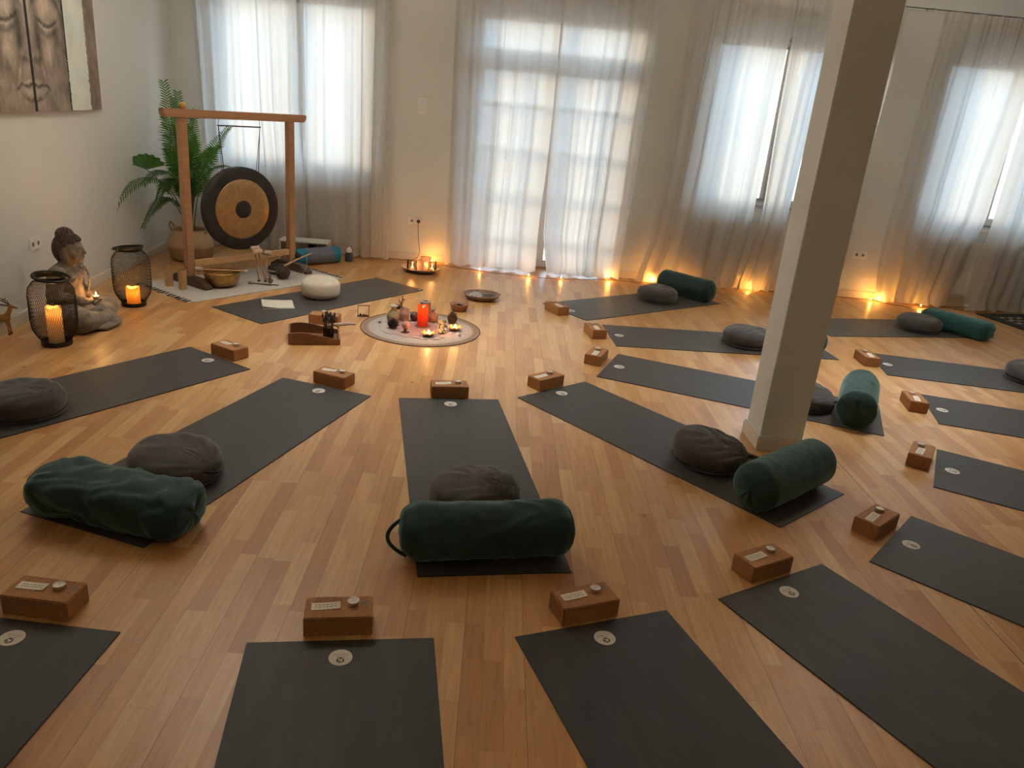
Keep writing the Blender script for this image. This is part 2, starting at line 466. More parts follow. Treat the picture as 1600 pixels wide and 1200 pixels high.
# radiators under the three windows
RN = ['white panel radiator under the leftmost window, behind the gong stand', 'white panel radiator behind the curtains left of the pillar', 'white panel radiator under the rightmost window']
for k, (x0, x1) in enumerate([(-1.62, -0.47), (2.95, 4.12), (5.55, 6.72)]):
    t = thing('radiator', RN[k], 'radiator', BP + BE * ((x0 + x1) / 2) , BT, 'panel radiators below the windows')
    wd = x1 - x0
    b = MB(); b.box(0, -0.085, 0.44, wd, 0.02, 0.58); b.box(0, -0.042, 0.44, wd, 0.02, 0.58)
    n = int(wd / 0.05)
    for q in range(n): b.box(-wd / 2 + (q + 0.5) * wd / n, -0.097, 0.44, 0.026, 0.006, 0.52)
    b.build('panel', M['white'], t, bevel=0.003)
    b = MB()
    b.box(0, -0.0625, 0.735, wd, 0.066, 0.012)
    b.build('grille', M['white'], t)
    for s in (-1, 1):
        b = MB(); b.box(s * wd * 0.36, -0.020, 0.45, 0.04, 0.024, 0.35); b.build('bracket', M['white'], t)
    b = MB(); b.tube([(wd / 2 - 0.05, -0.06, 0.15), (wd / 2 - 0.05, -0.06, 0.0)], 0.008); b.build('pipe', M['white'], t)
    b = MB(); b.lathe([(0.012, 0), (0.022, 0.01), (0.022, 0.05), (0.016, 0.06)], 16, Matrix.Translation((wd / 2 + 0.0, -0.06, 0.68)) @ Matrix.Rotation(PI / 2, 4, 'Y'))
    b.build('valve', M['white'], t, smooth=True)

# pillar
pil = MB(); PC = Vector((1.548, 4.170, 0))
pil.box(0, 0, H / 2, 0.245, 0.245, H)
p = st(pil.build('pillar', M['wall'], bevel=0.004)); p.location = PC; p.rotation_euler = (0, 0, R(2.2))
b = MB()
b.box(0, 0, 0.036, 0.277, 0.277, 0.072); b.box(0, 0, 0.077, 0.265, 0.265, 0.010)
b.build('skirting', M['skirt'], p, bevel=0.002)

# ------------------------------------------------------------------ curtains on a wire along the window wall
OFFW = 0.16
def cs(s): return (-1.2 + s) * (1 - OFFW / 8.5) + 1.2
def cz(z): return z          # heights stay
ROD = 2.93
def curtain(edge0, edge1, seed, label, folds, amp=0.028, puddle=0.0):
    # edge0 / edge1: lists of (z, s) down each side
    rnd = random.Random(seed)
    ph = [rnd.uniform(0, 6.28) for _ in range(8)]
    def ed(e, z):
        e = sorted(e)
        if z <= e[0][0]: return e[0][1]
        for (za, sa), (zb, sb) in zip(e, e[1:]):
            if z <= zb:
                t = (z - za) / (zb - za); t = t * t * (3 - 2 * t)
                return sa + (sb - sa) * t
        return e[-1][1]
    wd = ed(edge1, 2) - ed(edge0, 2)
    NX = max(24, int(wd / 0.011)); NZ = 52
    def P(i, j, z):
        t = i / NX
        s0, s1 = cs(ed(edge0, z)), cs(ed(edge1, z))
        # folds: denser in places, straight at the header, deeper and looser lower down
        tt = t + 0.035 * math.sin(2 * PI * t * 1.3 + ph[0]) + 0.012 * math.sin(2 * PI * t * 3.1 + ph[1])
        lo = 1 - z / ROD
        drift = 0.10 * lo * math.sin(2 * PI * t * 1.1 + ph[2] + 1.5 * lo)
        a = 2 * PI * folds * 0.66 * (tt + drift * 0.35)
        A = amp * (0.45 + 0.75 * min(1, lo * 2.2)) * (0.75 + 0.5 * math.sin(2 * PI * t * 1.7 + ph[3]) * 0.6)
        y = A * (math.sin(a) + 0.22 * math.sin(1.7 * a + ph[4])) + 0.004 * math.sin(3.1 * a + ph[5] + 3 * lo)
        x = 0.35 * A * math.cos(a)
        y += 0.012 * noise.noise(Vector((s0 + t * wd, z * 1.2, seed)))
        y -= 0.03 * max(0, 0.35 - z) ** 1.0 * (1 + math.sin(a * 0.5 + ph[6]))
        return (s0 + (s1 - s0) * t + x * (1 if 0 < i < NX else 0), -OFFW + y, z)
    def sheet(z0, z1, NZ_):
        vs = []; fs = []
        for j in range(NZ_ + 1):
            for i in range(NX + 1):
                z = z0 + (z1 - z0) * j / NZ_
                if z0 < 0.1:
                    z += (0.008 * math.sin(i * 0.35 + ph[7]) + 0.008) * (1 - j / NZ_) ** 8
                p_ = P(i, j, z)
                if puddle and z < 0.10:
                    k_ = (0.10 - z) / 0.10
                    p_ = (p_[0] + 0.03 * k_ * math.sin(i * 0.21 + ph[1]), p_[1] - puddle * k_ * (0.6 + 0.4 * math.sin(i * 0.13 + ph[3])), z)
                vs.append(p_)
        for j in range(NZ_):
            for i in range(NX):
                a = j * (NX + 1) + i
                fs.append((a, a + 1, a + NX + 2, a + NX + 1))
        return MB().add(vs, fs)
    o = sheet(0.012, ROD - 0.095, NZ).build('curtain', M['curtain'], None, smooth='all')
    backframe(o)
    tag(o, label, 'curtain', 'linen curtain panels on the window wall')
    h = sheet(ROD - 0.095, ROD + 0.015, 3).build('header_band', M['hem'], o, smooth='all')
    return o
curtain([(0, -2.27), (2.9, -2.33)], [(0.0, -1.22), (0.7, -1.23), (1.6, -1.275), (2.9, -1.30)], 1, 'leftmost sheer linen curtain, hanging behind the gong', 9)
curtain([(0, -1.21), (1.2, -1.235), (2.9, -1.255)], [(0, -0.30), (1.2, -0.335), (2.9, -0.345)], 2, 'sheer linen curtain between the gong stand and the light switch', 8)
curtain([(0, 0.325), (2.9, 0.29)], [(0, 1.335), (0.4, 1.33), (1.5, 1.36), (2.9, 1.355)], 3, 'sheer linen curtain over the left leaf of the glass door', 8)
curtain([(0, 1.45), (0.5, 1.385), (1.5, 1.37), (2.9, 1.365)], [(0, 2.27), (1.2, 2.31), (2.9, 2.36)], 4, 'sheer linen curtain over the right leaf of the glass door', 9, puddle=0.03)
curtain([(0, 2.47), (0.5, 2.56), (1.5, 2.62), (2.9, 2.66)], [(0, 3.60), (0.8, 3.655), (1.9, 3.66), (2.9, 3.68)], 5, 'sheer linen curtain left of the pillar, green bolster at its foot', 8, puddle=0.05)
curtain([(0, 3.60), (0.45, 3.67), (0.8, 3.73), (1.9, 3.70), (2.9, 3.70)], [(0, 3.98), (0.5, 4.02), (2.9, 4.10)], 6, 'narrow sheer linen curtain directly left of the pillar', 4, puddle=0.05)
curtain([(0, 4.40), (2.9, 4.42)], [(0, 4.70), (2.9, 4.80)], 7, 'linen curtain mostly hidden behind the pillar, a strip showing at right', 4)
curtain([(0, 5.20), (0.6, 5.14), (1.2, 5.17), (2.9, 5.21)], [(0, 6.05), (0.5, 6.15), (1.1, 6.235), (2.9, 6.27)], 8, 'sheer linen curtain right of the pillar, above the teal bolster', 8, puddle=0.04)
curtain([(0, 6.22), (0.5, 6.27), (1.1, 6.30), (2.9, 6.28)], [(0, 7.25), (2.9, 7.30)], 9, 'sheer linen curtain at the right edge, falling behind the patterned doormat', 9, puddle=0.05)
# tension wire with wall hooks
t = thing('curtain_wire', 'thin curtain wire with wall hooks, bare stretch right of the pillar', 'curtain rod', BP, BT)
b = MB(); b.tube([(-2.5, -OFFW, ROD + 0.018), (2.5, -OFFW, ROD + 0.017), (8.5, -OFFW, ROD + 0.018)], 0.004, 8); b.build('wire', M['black_metal'], t, smooth=True)
for s in (-2.45, 0.0, 2.5, 5.0, 8.4):
    b = MB(); b.tube([(s, 0, ROD + 0.03), (s, -0.05, ROD + 0.035), (s, -OFFW, ROD + 0.030), (s, -OFFW - 0.008, ROD + 0.022), (s, -OFFW, ROD + 0.012)], 0.004, 8)
    b.lathe([(0.012, 0), (0.012, 0.006)], 12, Matrix.Translation((s, -0.006, ROD + 0.03)) @ Matrix.Rotation(-PI / 2, 4, 'X'))
    b.build('hook', M['tin'], t, smooth=True)

# sockets and switch
M['plate'] = simple('socket_plastic', (0.86, 0.84, 0.80), 0.35, 0.02)
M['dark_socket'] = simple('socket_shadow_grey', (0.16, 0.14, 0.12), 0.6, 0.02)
def plate(par, w_, h_):
    b = MB(); b.box(0, -0.005, 0, w_, 0.010, h_); return b.build('cover_plate', M['plate'], par, bevel=0.003)
def socket(t, xs, plug=None):
    pl = plate(t, 0.155, 0.085)
    for x in xs:
        s_ = MB(); s_.lathe([(0.0, 0.004), (0.018, 0.004), (0.0195, 0.0105), (0.022, 0.0118), (0.022, 0.009)], 24, Matrix.Translation((x, 0, 0)) @ Matrix.Rotation(PI / 2, 4, 'X'), cap=False)
        so = s_.build('socket_insert', M['plate'], t, smooth=True)
        d_ = MB(); d_.lathe([(0.0, 0.0102), (0.0165, 0.0102)], 24, Matrix.Translation((x, 0, 0)) @ Matrix.Rotation(PI / 2, 4, 'X'), cap=False); d_.build('recess_shade_disc', M['dark_socket'], so)  # flat grey disc, shade of the socket hole put into its colour
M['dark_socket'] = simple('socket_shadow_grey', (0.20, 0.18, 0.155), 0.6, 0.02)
lp = LP + LD * (-3.02) + LI * 0.0 + Vector((0, 0, 0.50))
t = thing('double_socket', 'white double socket on the left wall, left of the statue head', 'socket', lp, LT, 'double wall sockets'); socket(t, (-0.036, 0.036))
t.rotation_euler = (0, 0, LT)
t = thing('double_socket', 'white double socket with a dark plug in it, left of the door curtain', 'socket', BP + BE * (-0.015) + Vector((0, 0, 0.43)), BT, 'double wall sockets'); socket(t, (-0.036, 0.036))
t = thing('double_socket', 'white double socket low on the wall right of the pillar', 'socket', BP + BE * 4.92 + Vector((0, 0, 0.48)), BT, 'double wall sockets'); socket(t, (-0.036, 0.036))
t = thing('light_switch', 'white double light switch high on the wall between the curtains', 'switch', BP + BE * 0.007 + Vector((0, 0, 1.615)), BT)
plate(t, 0.085, 0.158)
for z in (-0.037, 0.037):
    b = MB(); b.box(0, -0.013, z, 0.060, 0.008, 0.064); b.build('rocker', M['frame'], t, bevel=0.002)
# plug and cable of the fairy lights
t = thing('power_plug', 'dark plug and lead running from the wall socket down to the floor', 'plug', BP + BE * (0.021) + Vector((0, 0, 0.43)), BT)
b = MB(); b.lathe([(0.016, 0.012), (0.019, 0.02), (0.017, 0.04), (0.008, 0.046), (0, 0.047)], 20, Matrix.Rotation(PI / 2, 4, 'X')); b.build('plug_body', M['cable'], t, smooth=True)
b = MB(); b.tube([(0, -0.035, -0.01), (0, -0.03, -0.06), (0.004, -0.022, -0.16), (0.02, -0.025, -0.27), (0.03, -0.035, -0.33), (0.01, -0.05, -0.39), (-0.05, -0.06, -0.422), (-0.25, -0.05, -0.427), (-0.75, -0.04, -0.427), (-1.0, -0.12, -0.427)], 0.003, 6); b.build('lead', M['cable'], t, smooth=True)

# ------------------------------------------------------------------ painting on the left wall
def painting():
    cw, ch = 2.06, 1.35                        # metres; u runs from its left edge, v up
    NU, NV = 300, 190
    def face(u, v):
        # brushed stone portrait: two halves either side of a dark gap
        x = u - 1.03; y = v
        n1 = noise.fractal(Vector((u * 5, v * 5, 1.3)), 0.7, 2.0, 5)
        n2 = noise.fractal(Vector((u * 22, v * 9, 4.1)), 0.7, 2.0, 4)
        g = 0.43 + 0.10 * n1 + 0.07 * n2
        g += 0.13
        def blob(cx, cy, rx, ry, d):
            return d * math.exp(-(((x - cx) / rx) ** 2 + ((y - cy) / ry) ** 2))
        def arc(cx, cy, hw, sagv, th, d):            # curved brush line, ends lifted by sagv
            q = (ax - cx) / hw
            if abs(q) > 1.25: return 0
            return d * math.exp(-((y - cy - sagv * q * q) / th) ** 2) * math.exp(-(q * q) ** 3)
        ax = abs(x); wv = 0.012 * n2
        y += wv
        def sb(cx, cy, rx, ry, d): return d * math.exp(-(((ax - cx) / rx) ** 2 + ((y - cy) / ry) ** 2))
        g += sb(0.26, 0.66, 0.105, 0.075, 0.17)       # heavy closed lid
        g += sb(0.24, 0.72, 0.07, 0.03, 0.05)
        g -= arc(0.27, 0.560, 0.15, 0.055, 0.013, 0.26)  # lash line
        g += arc(0.27, 0.535, 0.12, 0.045, 0.010, 0.16)
        g -= arc(0.27, 0.495, 0.14, 0.060, 0.016, 0.12)
        g -= arc(0.26, 0.800, 0.21, -0.14, 0.030, 0.24)  # brow
        g += arc(0.26, 0.850, 0.20, -0.12, 0.022, 0.10)
        g -= sb(0.125, 0.56, 0.040, 0.20, 0.20)       # hollow beside the nose
        g -= sb(0.13, 0.40, 0.03, 0.08, 0.06)
        g += sb(0.0, 0.55, 0.075, 0.30, 0.10)         # bridge
        g += sb(0.27, 0.41, 0.075, 0.085, 0.15)       # cheek
        g += sb(0.22, 0.33, 0.05, 0.06, 0.09)
        g -= sb(0.38, 0.45, 0.05, 0.20, 0.13)
        g -= sb(0.30, 0.28, 0.06, 0.05, 0.10)
        g += sb(0.105, 0.375, 0.030, 0.035, 0.13)     # nostril wing
        g -= sb(0.075, 0.335, 0.045, 0.020, 0.18)
        g += sb(0.035, 0.350, 0.020, 0.020, 0.10)
        g += 0.20 * math.exp(-((ax - 0.15 - (0.27 - y) * 0.35) / 0.014) ** 2) * math.exp(-((y - 0.26) / 0.05) ** 2)
        g -= 0.30 * math.exp(-((y - 0.172 + 0.9 * (ax - 0.06) ** 2 - 0.010 * math.cos(ax * 40)) / 0.010) ** 2) * (1 if ax < 0.20 else math.exp(-((ax - 0.20) / 0.02) ** 2))
        g += 0.13 * math.exp(-((y - 0.198 + 1.1 * ax * ax) / 0.012) ** 2) * math.exp(-(ax / 0.15) ** 4)
        g += 0.11 * math.exp(-((y - 0.125 - 0.9 * ax * ax) / 0.022) ** 2) * math.exp(-(ax / 0.14) ** 4)
        g -= 0.22 * math.exp(-((y - 0.070 - 1.8 * ax * ax) / 0.012) ** 2) * math.exp(-(ax / 0.16) ** 4)
        g -= 0.05 * max(0, noise.noise(Vector((u * 60, v * 60, 2))))
        if ax > 0.42: g -= 0.10 * min(1, (ax - 0.42) / 0.06)
        y -= wv
        col = Vector((g, g * 0.90, g * 0.80))
        jag = 0.012 * noise.noise(Vector((v * 30, 7, 1))) + 0.006 * noise.noise(Vector((v * 90, 3, 1)))
        if 0.505 < x + 0.004 * math.sin(v * 20) < 0.53: col = Vector((0.15, 0.13, 0.13))
        if 0.525 + jag * 0.6 < x < 0.845 + jag: 
            k = 0.90 + 0.05 * n1
            col = Vector((k * 0.97, k, k * 0.95))
        elif x >= 0.845 + jag:
            k = 0.52 + 0.08 * n1 + 0.07 * n2; col = Vector((k, k * 0.88, k * 0.76))
        if abs(x) < 0.018 + 0.003 * noise.noise(Vector((v * 12, 1, 1))): col = Vector((0.10, 0.065, 0.04))
        return [max(0.01, min(1, c)) ** 2.2 for c in col]
    vs = []; cols = []
    for j in range(NV + 1):
        for i in range(NU + 1):
            u = cw * i / NU; v = ch * j / NV
            vs.append((u, 0, v)); cols.append(face(u, v))
    fs = [(j * (NU + 1) + i, j * (NU + 1) + i + 1, (j + 1) * (NU + 1) + i + 1, (j + 1) * (NU + 1) + i) for j in range(NV) for i in range(NU)]
    me = bpy.data.meshes.new('painted_canvas'); me.from_pydata(vs, [], fs)
    ca = me.color_attributes.new('paint', 'FLOAT_COLOR', 'POINT')
    ca.data.foreach_set('color', [c for col in cols for c in (*col, 1.0)])
    t = NT('painted_canvas')
    a = t.n('Attribute', attribute_name='paint')
    me.materials.append(t.done(t.bsdf(a.outputs[0], 0.8, t.noise(400, 2, t.obj()), 0.3, 0.001)))
    root = thing('painting', 'large canvas painting of a stone face in two halves, left wall', 'painting', LP + LD * (-3.86) + Vector((0, 0, 1.385)), LT)
    root.location = LP + LD * (-3.86) + Vector((0, 0, 1.385))
    o = link('painted_canvas', me, root); o.location = (0, -0.0305, 0)
    # frame local x runs along LD (towards the corner), local -y into the room
    b = MB(); b.box(cw / 2, -0.015, ch / 2, cw, 0.030, ch); b.build('stretcher_frame', simple('canvas_edge', (0.33, 0.28, 0.22), 0.8), root)
painting()
# fill uplighters added to brighten the room, unseen above the frame
def uplighter(x, y, words, pw=1.0, colr=(1.0, 0.94, 0.84)):
    t = thing('fill_uplighter', words, 'fill lamp', (x, y, 2.86), 0, 'added fill uplighters')
    b = MB(); b.lathe([(0.02, 0.0), (0.10, 0.01), (0.19, 0.05), (0.22, 0.10), (0.215, 0.10), (0.185, 0.055), (0.10, 0.018), (0.0, 0.010)], 40, cap=False)
    b.build('bowl_shade', M['white'], t, smooth=True)
    b = MB(); b.tube([(0, 0, 0.47), (0, 0, 0.20)], 0.003, 6)
    for k in range(3):
        a = 2 * PI * k / 3; b.tube([(0, 0, 0.20), (0.217 * math.cos(a), 0.217 * math.sin(a), 0.10)], 0.0015, 5)
    b.build('cord', M['white'], t)
    L = bpy.data.lights.new('fill_light', 'POINT'); L.energy = 40 * pw; L.color = colr; L.shadow_soft_size = 0.06
    o = link('fill_light', L, t); o.location = (0, 0, 0.09)
uplighter(-2.0, 5.2, 'added unseen fill uplighter hanging above the mandala side of the room', 1.6, (1.0, 0.95, 0.86))
uplighter(3.0, 5.8, 'added unseen fill uplighter hanging above the mats by the pillar')
uplighter(0.6, 0.4, 'added unseen fill uplighter hanging above the nearest row of mats', 0.36, (1.0, 0.72, 0.42))

def downlight(x, y, words):  # spots added out of view to lift the middle of the floor
    t = thing('fill_downlight', words, 'fill lamp', (x, y, 3.33), 0, 'added fill downlights')
    b = MB(); b.lathe([(0.05, -0.004), (0.062, -0.006), (0.075, -0.002), (0.075, 0.0)], 32, cap=False); b.build('trim_ring', M['white'], t, smooth=True)
    L = bpy.data.lights.new('fill_light', 'SPOT'); L.energy = 155; L.color = (0.92, 0.96, 1.0); L.shadow_soft_size = 0.30; L.spot_size = R(88); L.spot_blend = 1.0
    o = link('fill_light', L, t); o.location = (0, 0, -0.03)
downlight(-0.7, 5.6, 'added unseen fill downlight over the round cloth')
downlight(2.7, 5.4, 'added unseen fill downlight over the mats right of the pillar')
# ------------------------------------------------------------------ mats, cork blocks, tealights, paper strips
def text_mesh(body, size):
    cu = bpy.data.curves.new('lettering', 'FONT'); cu.body = body; cu.size = size; cu.align_x = 'CENTER'; cu.align_y = 'CENTER'; cu.extrude = 0.0001
    o = bpy.data.objects.new('lettering', cu); COL.objects.link(o)
    dg = bpy.context.evaluated_depsgraph_get(); dg.update()
    me = bpy.data.meshes.new_from_object(o.evaluated_get(dg))
    bpy.data.objects.remove(o); me.name = 'lettering'; return me
MAT_W, MAT_L = 0.61, 1.848
b = MB()
b.box(MAT_L / 2, 0, 0.0026, MAT_L, MAT_W, 0.0048)
mat_me = b.mesh('yoga_mat', M['mat'], bevel=0.0012)
stk = MB(); stk.lathe([(0.038, 0.0), (0.038, 0.0004)], 40); stk_me = stk.mesh('sticker', M['sticker'])
let_me = text_mesh('HEJHEJ-MATS', 0.0082); let_me.materials.clear(); let_me.materials.append(M['soft_ink'])
em = MB()
em.lathe([(0.0125, 0), (0.0125, 0.0003)], 28)
em_me = em.mesh('emblem', M['ink'])
e2 = MB()                                    # pale land shapes inside the round emblem
for cx, cy, rx, ry in ((-0.004, 0.004, 0.004, 0.003), (0.003, 0.0, 0.0045, 0.005), (-0.005, -0.005, 0.0028, 0.002), (0.006, 0.006, 0.002, 0.0018), (0.002, -0.008, 0.003, 0.0015)):
    e2.lathe([(1, 0), (1, 0.0002)], 14, Matrix.Translation((cx, cy, 0.0003)) @ Matrix.Diagonal((rx, ry, 1, 1)))
e2_me = e2.mesh('emblem_shapes', M['sticker'])
sl = MB(); sl.box(0, 0, 0, 0.028, 0.0022, 0.0003)
sl_me = sl.mesh('fine_print', M['soft_ink'])

blk = MB(); blk.box(0, 0, 0.0375, 0.12, 0.227, 0.075)
blk_me = blk.mesh('cork_block', M['cork'], bevel=0.004)
stp = MB(); stp.lathe([(0.0115, 0), (0.0115, 0.0003)], 24); stp.lathe([(0.007, 0.0002), (0.007, 0.0005)], 16)
stp_me = stp.mesh('stamped_logo', M['stamp'])
tn = MB(); tn.lathe([(0.0185, 0.0), (0.0192, 0.001), (0.0192, 0.0165), (0.0198, 0.017), (0.0185, 0.0168), (0.0183, 0.012)], 28)
tn_me = tn.mesh('tin_cup', M['tin'], smooth=True)
wx = MB(); wx.lathe([(0.0, 0.0128), (0.006, 0.0130), (0.0182, 0.0138)], 28, cap=False)
wx_me = wx.mesh('wax', M['wax_white'], smooth=True)
wk = MB(); wk.tube([(0, 0, 0.012), (0.0005, 0, 0.019)], 0.0007, 5); wk_me = wk.mesh('wick', M['ink'])
ps = MB()
n_ = 10; vs = []; fs = []
for i in range(n_ + 1):
    y = -0.048 + 0.096 * i / n_
    z = 0.0006 + 0.004 * (i / n_) ** 3
    vs += [(-0.019, y, z), (0.019, y, z), (-0.019, y, z + 0.0005), (0.019, y, z + 0.0005)]
for i in range(n_):
    a = i * 4; fs += [(a, a + 1, a + 5, a + 4), (a + 2, a + 6, a + 7, a + 3), (a, a + 4, a + 6, a + 2), (a + 1, a + 3, a + 7, a + 5)]
fs += [(0, 2, 3, 1), (n_ * 4, n_ * 4 + 1, n_ * 4 + 3, n_ * 4 + 2)]
ps.add(vs, fs); ps_me = ps.mesh('paper_strip', M['paper'])
ln = MB()
rr = random.Random(3)
for row, x in enumerate((-0.006, 0.005)):
    y = -0.036
    while y < 0.034:
        L = rr.uniform(0.006, 0.013)
        zt = 0.0006 + 0.004 * ((y + L / 2 + 0.048) / 0.096) ** 3 + 0.0007
        ln.box(x, y + L / 2, zt, 0.0030, L, 0.0004); y += L + 0.0035
ln_me = ln.mesh('handwriting', M['soft_ink'])

# station: key, head x, y, direction, (block along, side, turn), words that single the place out
ST = [
 ('A', -1.166, 7.249, 236.8, None, 'lying between the gong rug and the wooden tray'),
 ('B', -1.921, 4.718, 238.5, (-0.077, 0.006, 2), 'leaving the picture at the left edge, below the black lantern'),
 ('C', -1.131, 4.378, 253.8 - 0, (-0.082, 0.006, -4), 'left of centre, under the slumped green bolster'),
 ('D', -0.374, 4.365, 281.9, (-0.076, 0.007, 0), 'in the middle, green bolster across its near end'),
 ('E', 0.266, 4.705, -47.3, (-0.076, 0.007, 2), 'running down to the foot of the pillar'),
 ('F', 0.681, 5.329, -19.8, (-0.100, 0.035, 0), 'passing behind the pillar foot, bolster seen end on'),
 ('G', 0.760, 6.127, 6.1, (-0.125, -0.025, 10), 'passing behind the pillar, second back from the door curtains'),
 ('H', 0.405, 6.758, 38.7, (-0.074, 0.014, -8), 'nearest the door curtains, green bolster on its far end'),
 ('I', 2.747, 7.057, 16.3, (-0.08, 0.0, 0), 'starting behind the pillar, teal bolster on its right end'),
 ('J', 2.936, 6.024, -7.7, (-0.085, -0.01, 8), 'right edge, farthest of those cut by the frame'),
 ('K', 2.883, 5.025, -13.8, (-0.105, -0.022, 5), 'right edge, second farthest of those cut by the frame'),
 ('L', 2.435, 4.012, -27.7, (-0.085, 0.03, -4), 'right edge, just right of the green bolster and pillar'),
 ('M', 1.809, 3.147, -40.4, (-0.085, 0.02, -6), 'right edge, below a floor joint and its tilted block'),
 ('N', 1.127, 2.695, -57.8, (-0.075, 0.015, -1), 'large in the bottom right corner'),
 ('O', 0.372, 2.312, -67.4, (-0.072, -0.008, 1), 'at the bottom edge, right of centre'),
 ('P', -0.485, 2.096, 280.3, (-0.084, -0.015, 0), 'at the bottom edge, left of centre, seen nearly straight on'),
 ('Q', -1.500, 2.048, 267.9, (-0.080, 0.005, -1), 'in the bottom left corner'),
]
BLKW = {'B': 'at the head of the left-edge mat, below the black lanterns', 'C': 'at the head of the mat with the slumped bolster', 'D': 'at the head of the middle mat',
 'E': 'at the head of the mat running to the pillar', 'F': 'behind the middle mats, near one of two stacked close together', 'G': 'just right of centre, far one of the close pair',
 'H': 'nearest the door curtains', 'J': 'right of the pillar, farthest back', 'K': 'right of the pillar, second farthest back', 'L': 'right of the pillar, third farthest back',
 'M': 'standing over a floor joint at the right', 'N': 'at the head of the bottom right corner mat', 'O': 'at the bottom, right of the middle bolster',
 'P': 'at the bottom, below the slumped bolster', 'Q': 'in the bottom left corner'}
BLKW['F'] = 'beside the nearer mat passing behind the pillar'; BLKW['G'] = 'beside the farther mat passing behind the pillar'
FR = {}
LOOSE = {}
mproto = bproto = cproto = pproto = None
def emit_block(key, Mx, where, strip=True, cand=(-0.012, 0.046), stamp=True):
    global bproto, cproto, pproto
    def place(o, loc, rz=0):
        o.matrix_world = Mx @ Matrix.Translation(loc) @ Matrix.Rotation(rz, 4, 'Z')
    if bproto is None:
        o = bproto = link('cork_block', blk_me); s_ = link('stamped_logo', stp_me, o); s_.location = (-0.022, 0.085, 0.075)
    else: o = dup(bproto)
    place(o, (0, 0, 0)); tag(o, 'brown cork yoga block ' + where, 'yoga block', 'cork blocks at the heads of the mats')
    jr = random.Random(ord(key))
    jx, jy, ja = jr.uniform(-0.008, 0.008), jr.uniform(-0.006, 0.006), jr.uniform(-0.1, 0.1)
    if key in 'PQONM': jx = jy = 0; ja = {'P': 0.03, 'Q': 0.0, 'O': 0.02, 'N': 0.0, 'M': 0.05}[key]
    if cproto is None:
        t = cproto = thing('tealight', '', 'tealight'); link('tin_cup', tn_me, t); q = link('wax', wx_me, t); link('wick', wk_me, q)
    else: t = dup(cproto)
    place(t, (cand[0] + jx, cand[1] + jy, 0.0750)); tag(t, 'unlit tealight on the block ' + where, 'tealight', 'unlit tealights on the blocks')
    if strip:
        if pproto is None:
            o = pproto = link('paper_strip', ps_me); link('handwriting', ln_me, o)
        else: o = dup(pproto)
        place(o, (-0.004 + jx, -0.044 + jy, 0.0750), ja); tag(o, 'paper strip on the block ' + where, 'paper strip', 'paper strips on the blocks')
for key, hx, hy, az, blkp, words in ST:
    a = R(az)
    Mx = Matrix.Translation((hx, hy, 0)) @ Matrix.Rotation(a, 4, 'Z')
    FR[key] = Mx
    if mproto is None:
        o = mproto = link('yoga_mat', mat_me)
        s_ = link('sticker', stk_me, o); s_.location = (0.086, 0, 0.0050); s_.rotation_euler = (0, 0, PI / 2)
        q = link('lettering', let_me, s_); q.location = (0, 0.012, 0.0006)
        q = link('fine_print', sl_me, s_); q.location = (0, 0.002, 0.0005)
        q = link('emblem', em_me, s_); q.location = (0, -0.014, 0.0004)
        q = link('emblem_shapes', e2_me, s_); q.location = (0, -0.014, 0.0004)
        for q in kids(s_): pass
    else: o = dup(mproto)
    o.matrix_world = Mx
    tag(o, 'charcoal yoga mat ' + words, 'yoga mat', 'charcoal yoga mats laid out like rays')
    if blkp and key in BLKW:
        al, sd, tw = blkp
        emit_block(key, Mx @ Matrix.Translation((al, sd, 0)) @ Matrix.Rotation(R(tw), 4, 'Z'), BLKW[key])
emit_block('A', Matrix.Translation((-1.491, 5.727, 0)) @ Matrix.Rotation(R(-90), 4, 'Z'), 'behind the wooden tray', strip=False, cand=(-0.02, -0.01))

for q in kids(mproto):                       # the teacher's own mat has only a small mark in one corner
    for r_ in kids(q): bpy.data.objects.remove(r_)
    bpy.data.objects.remove(q)
cl = MB(); cl.box(0.030, 0.280, 0.0053, 0.016, 0.030, 0.0004); cl.build('corner_logo', M['sticker'], mproto)
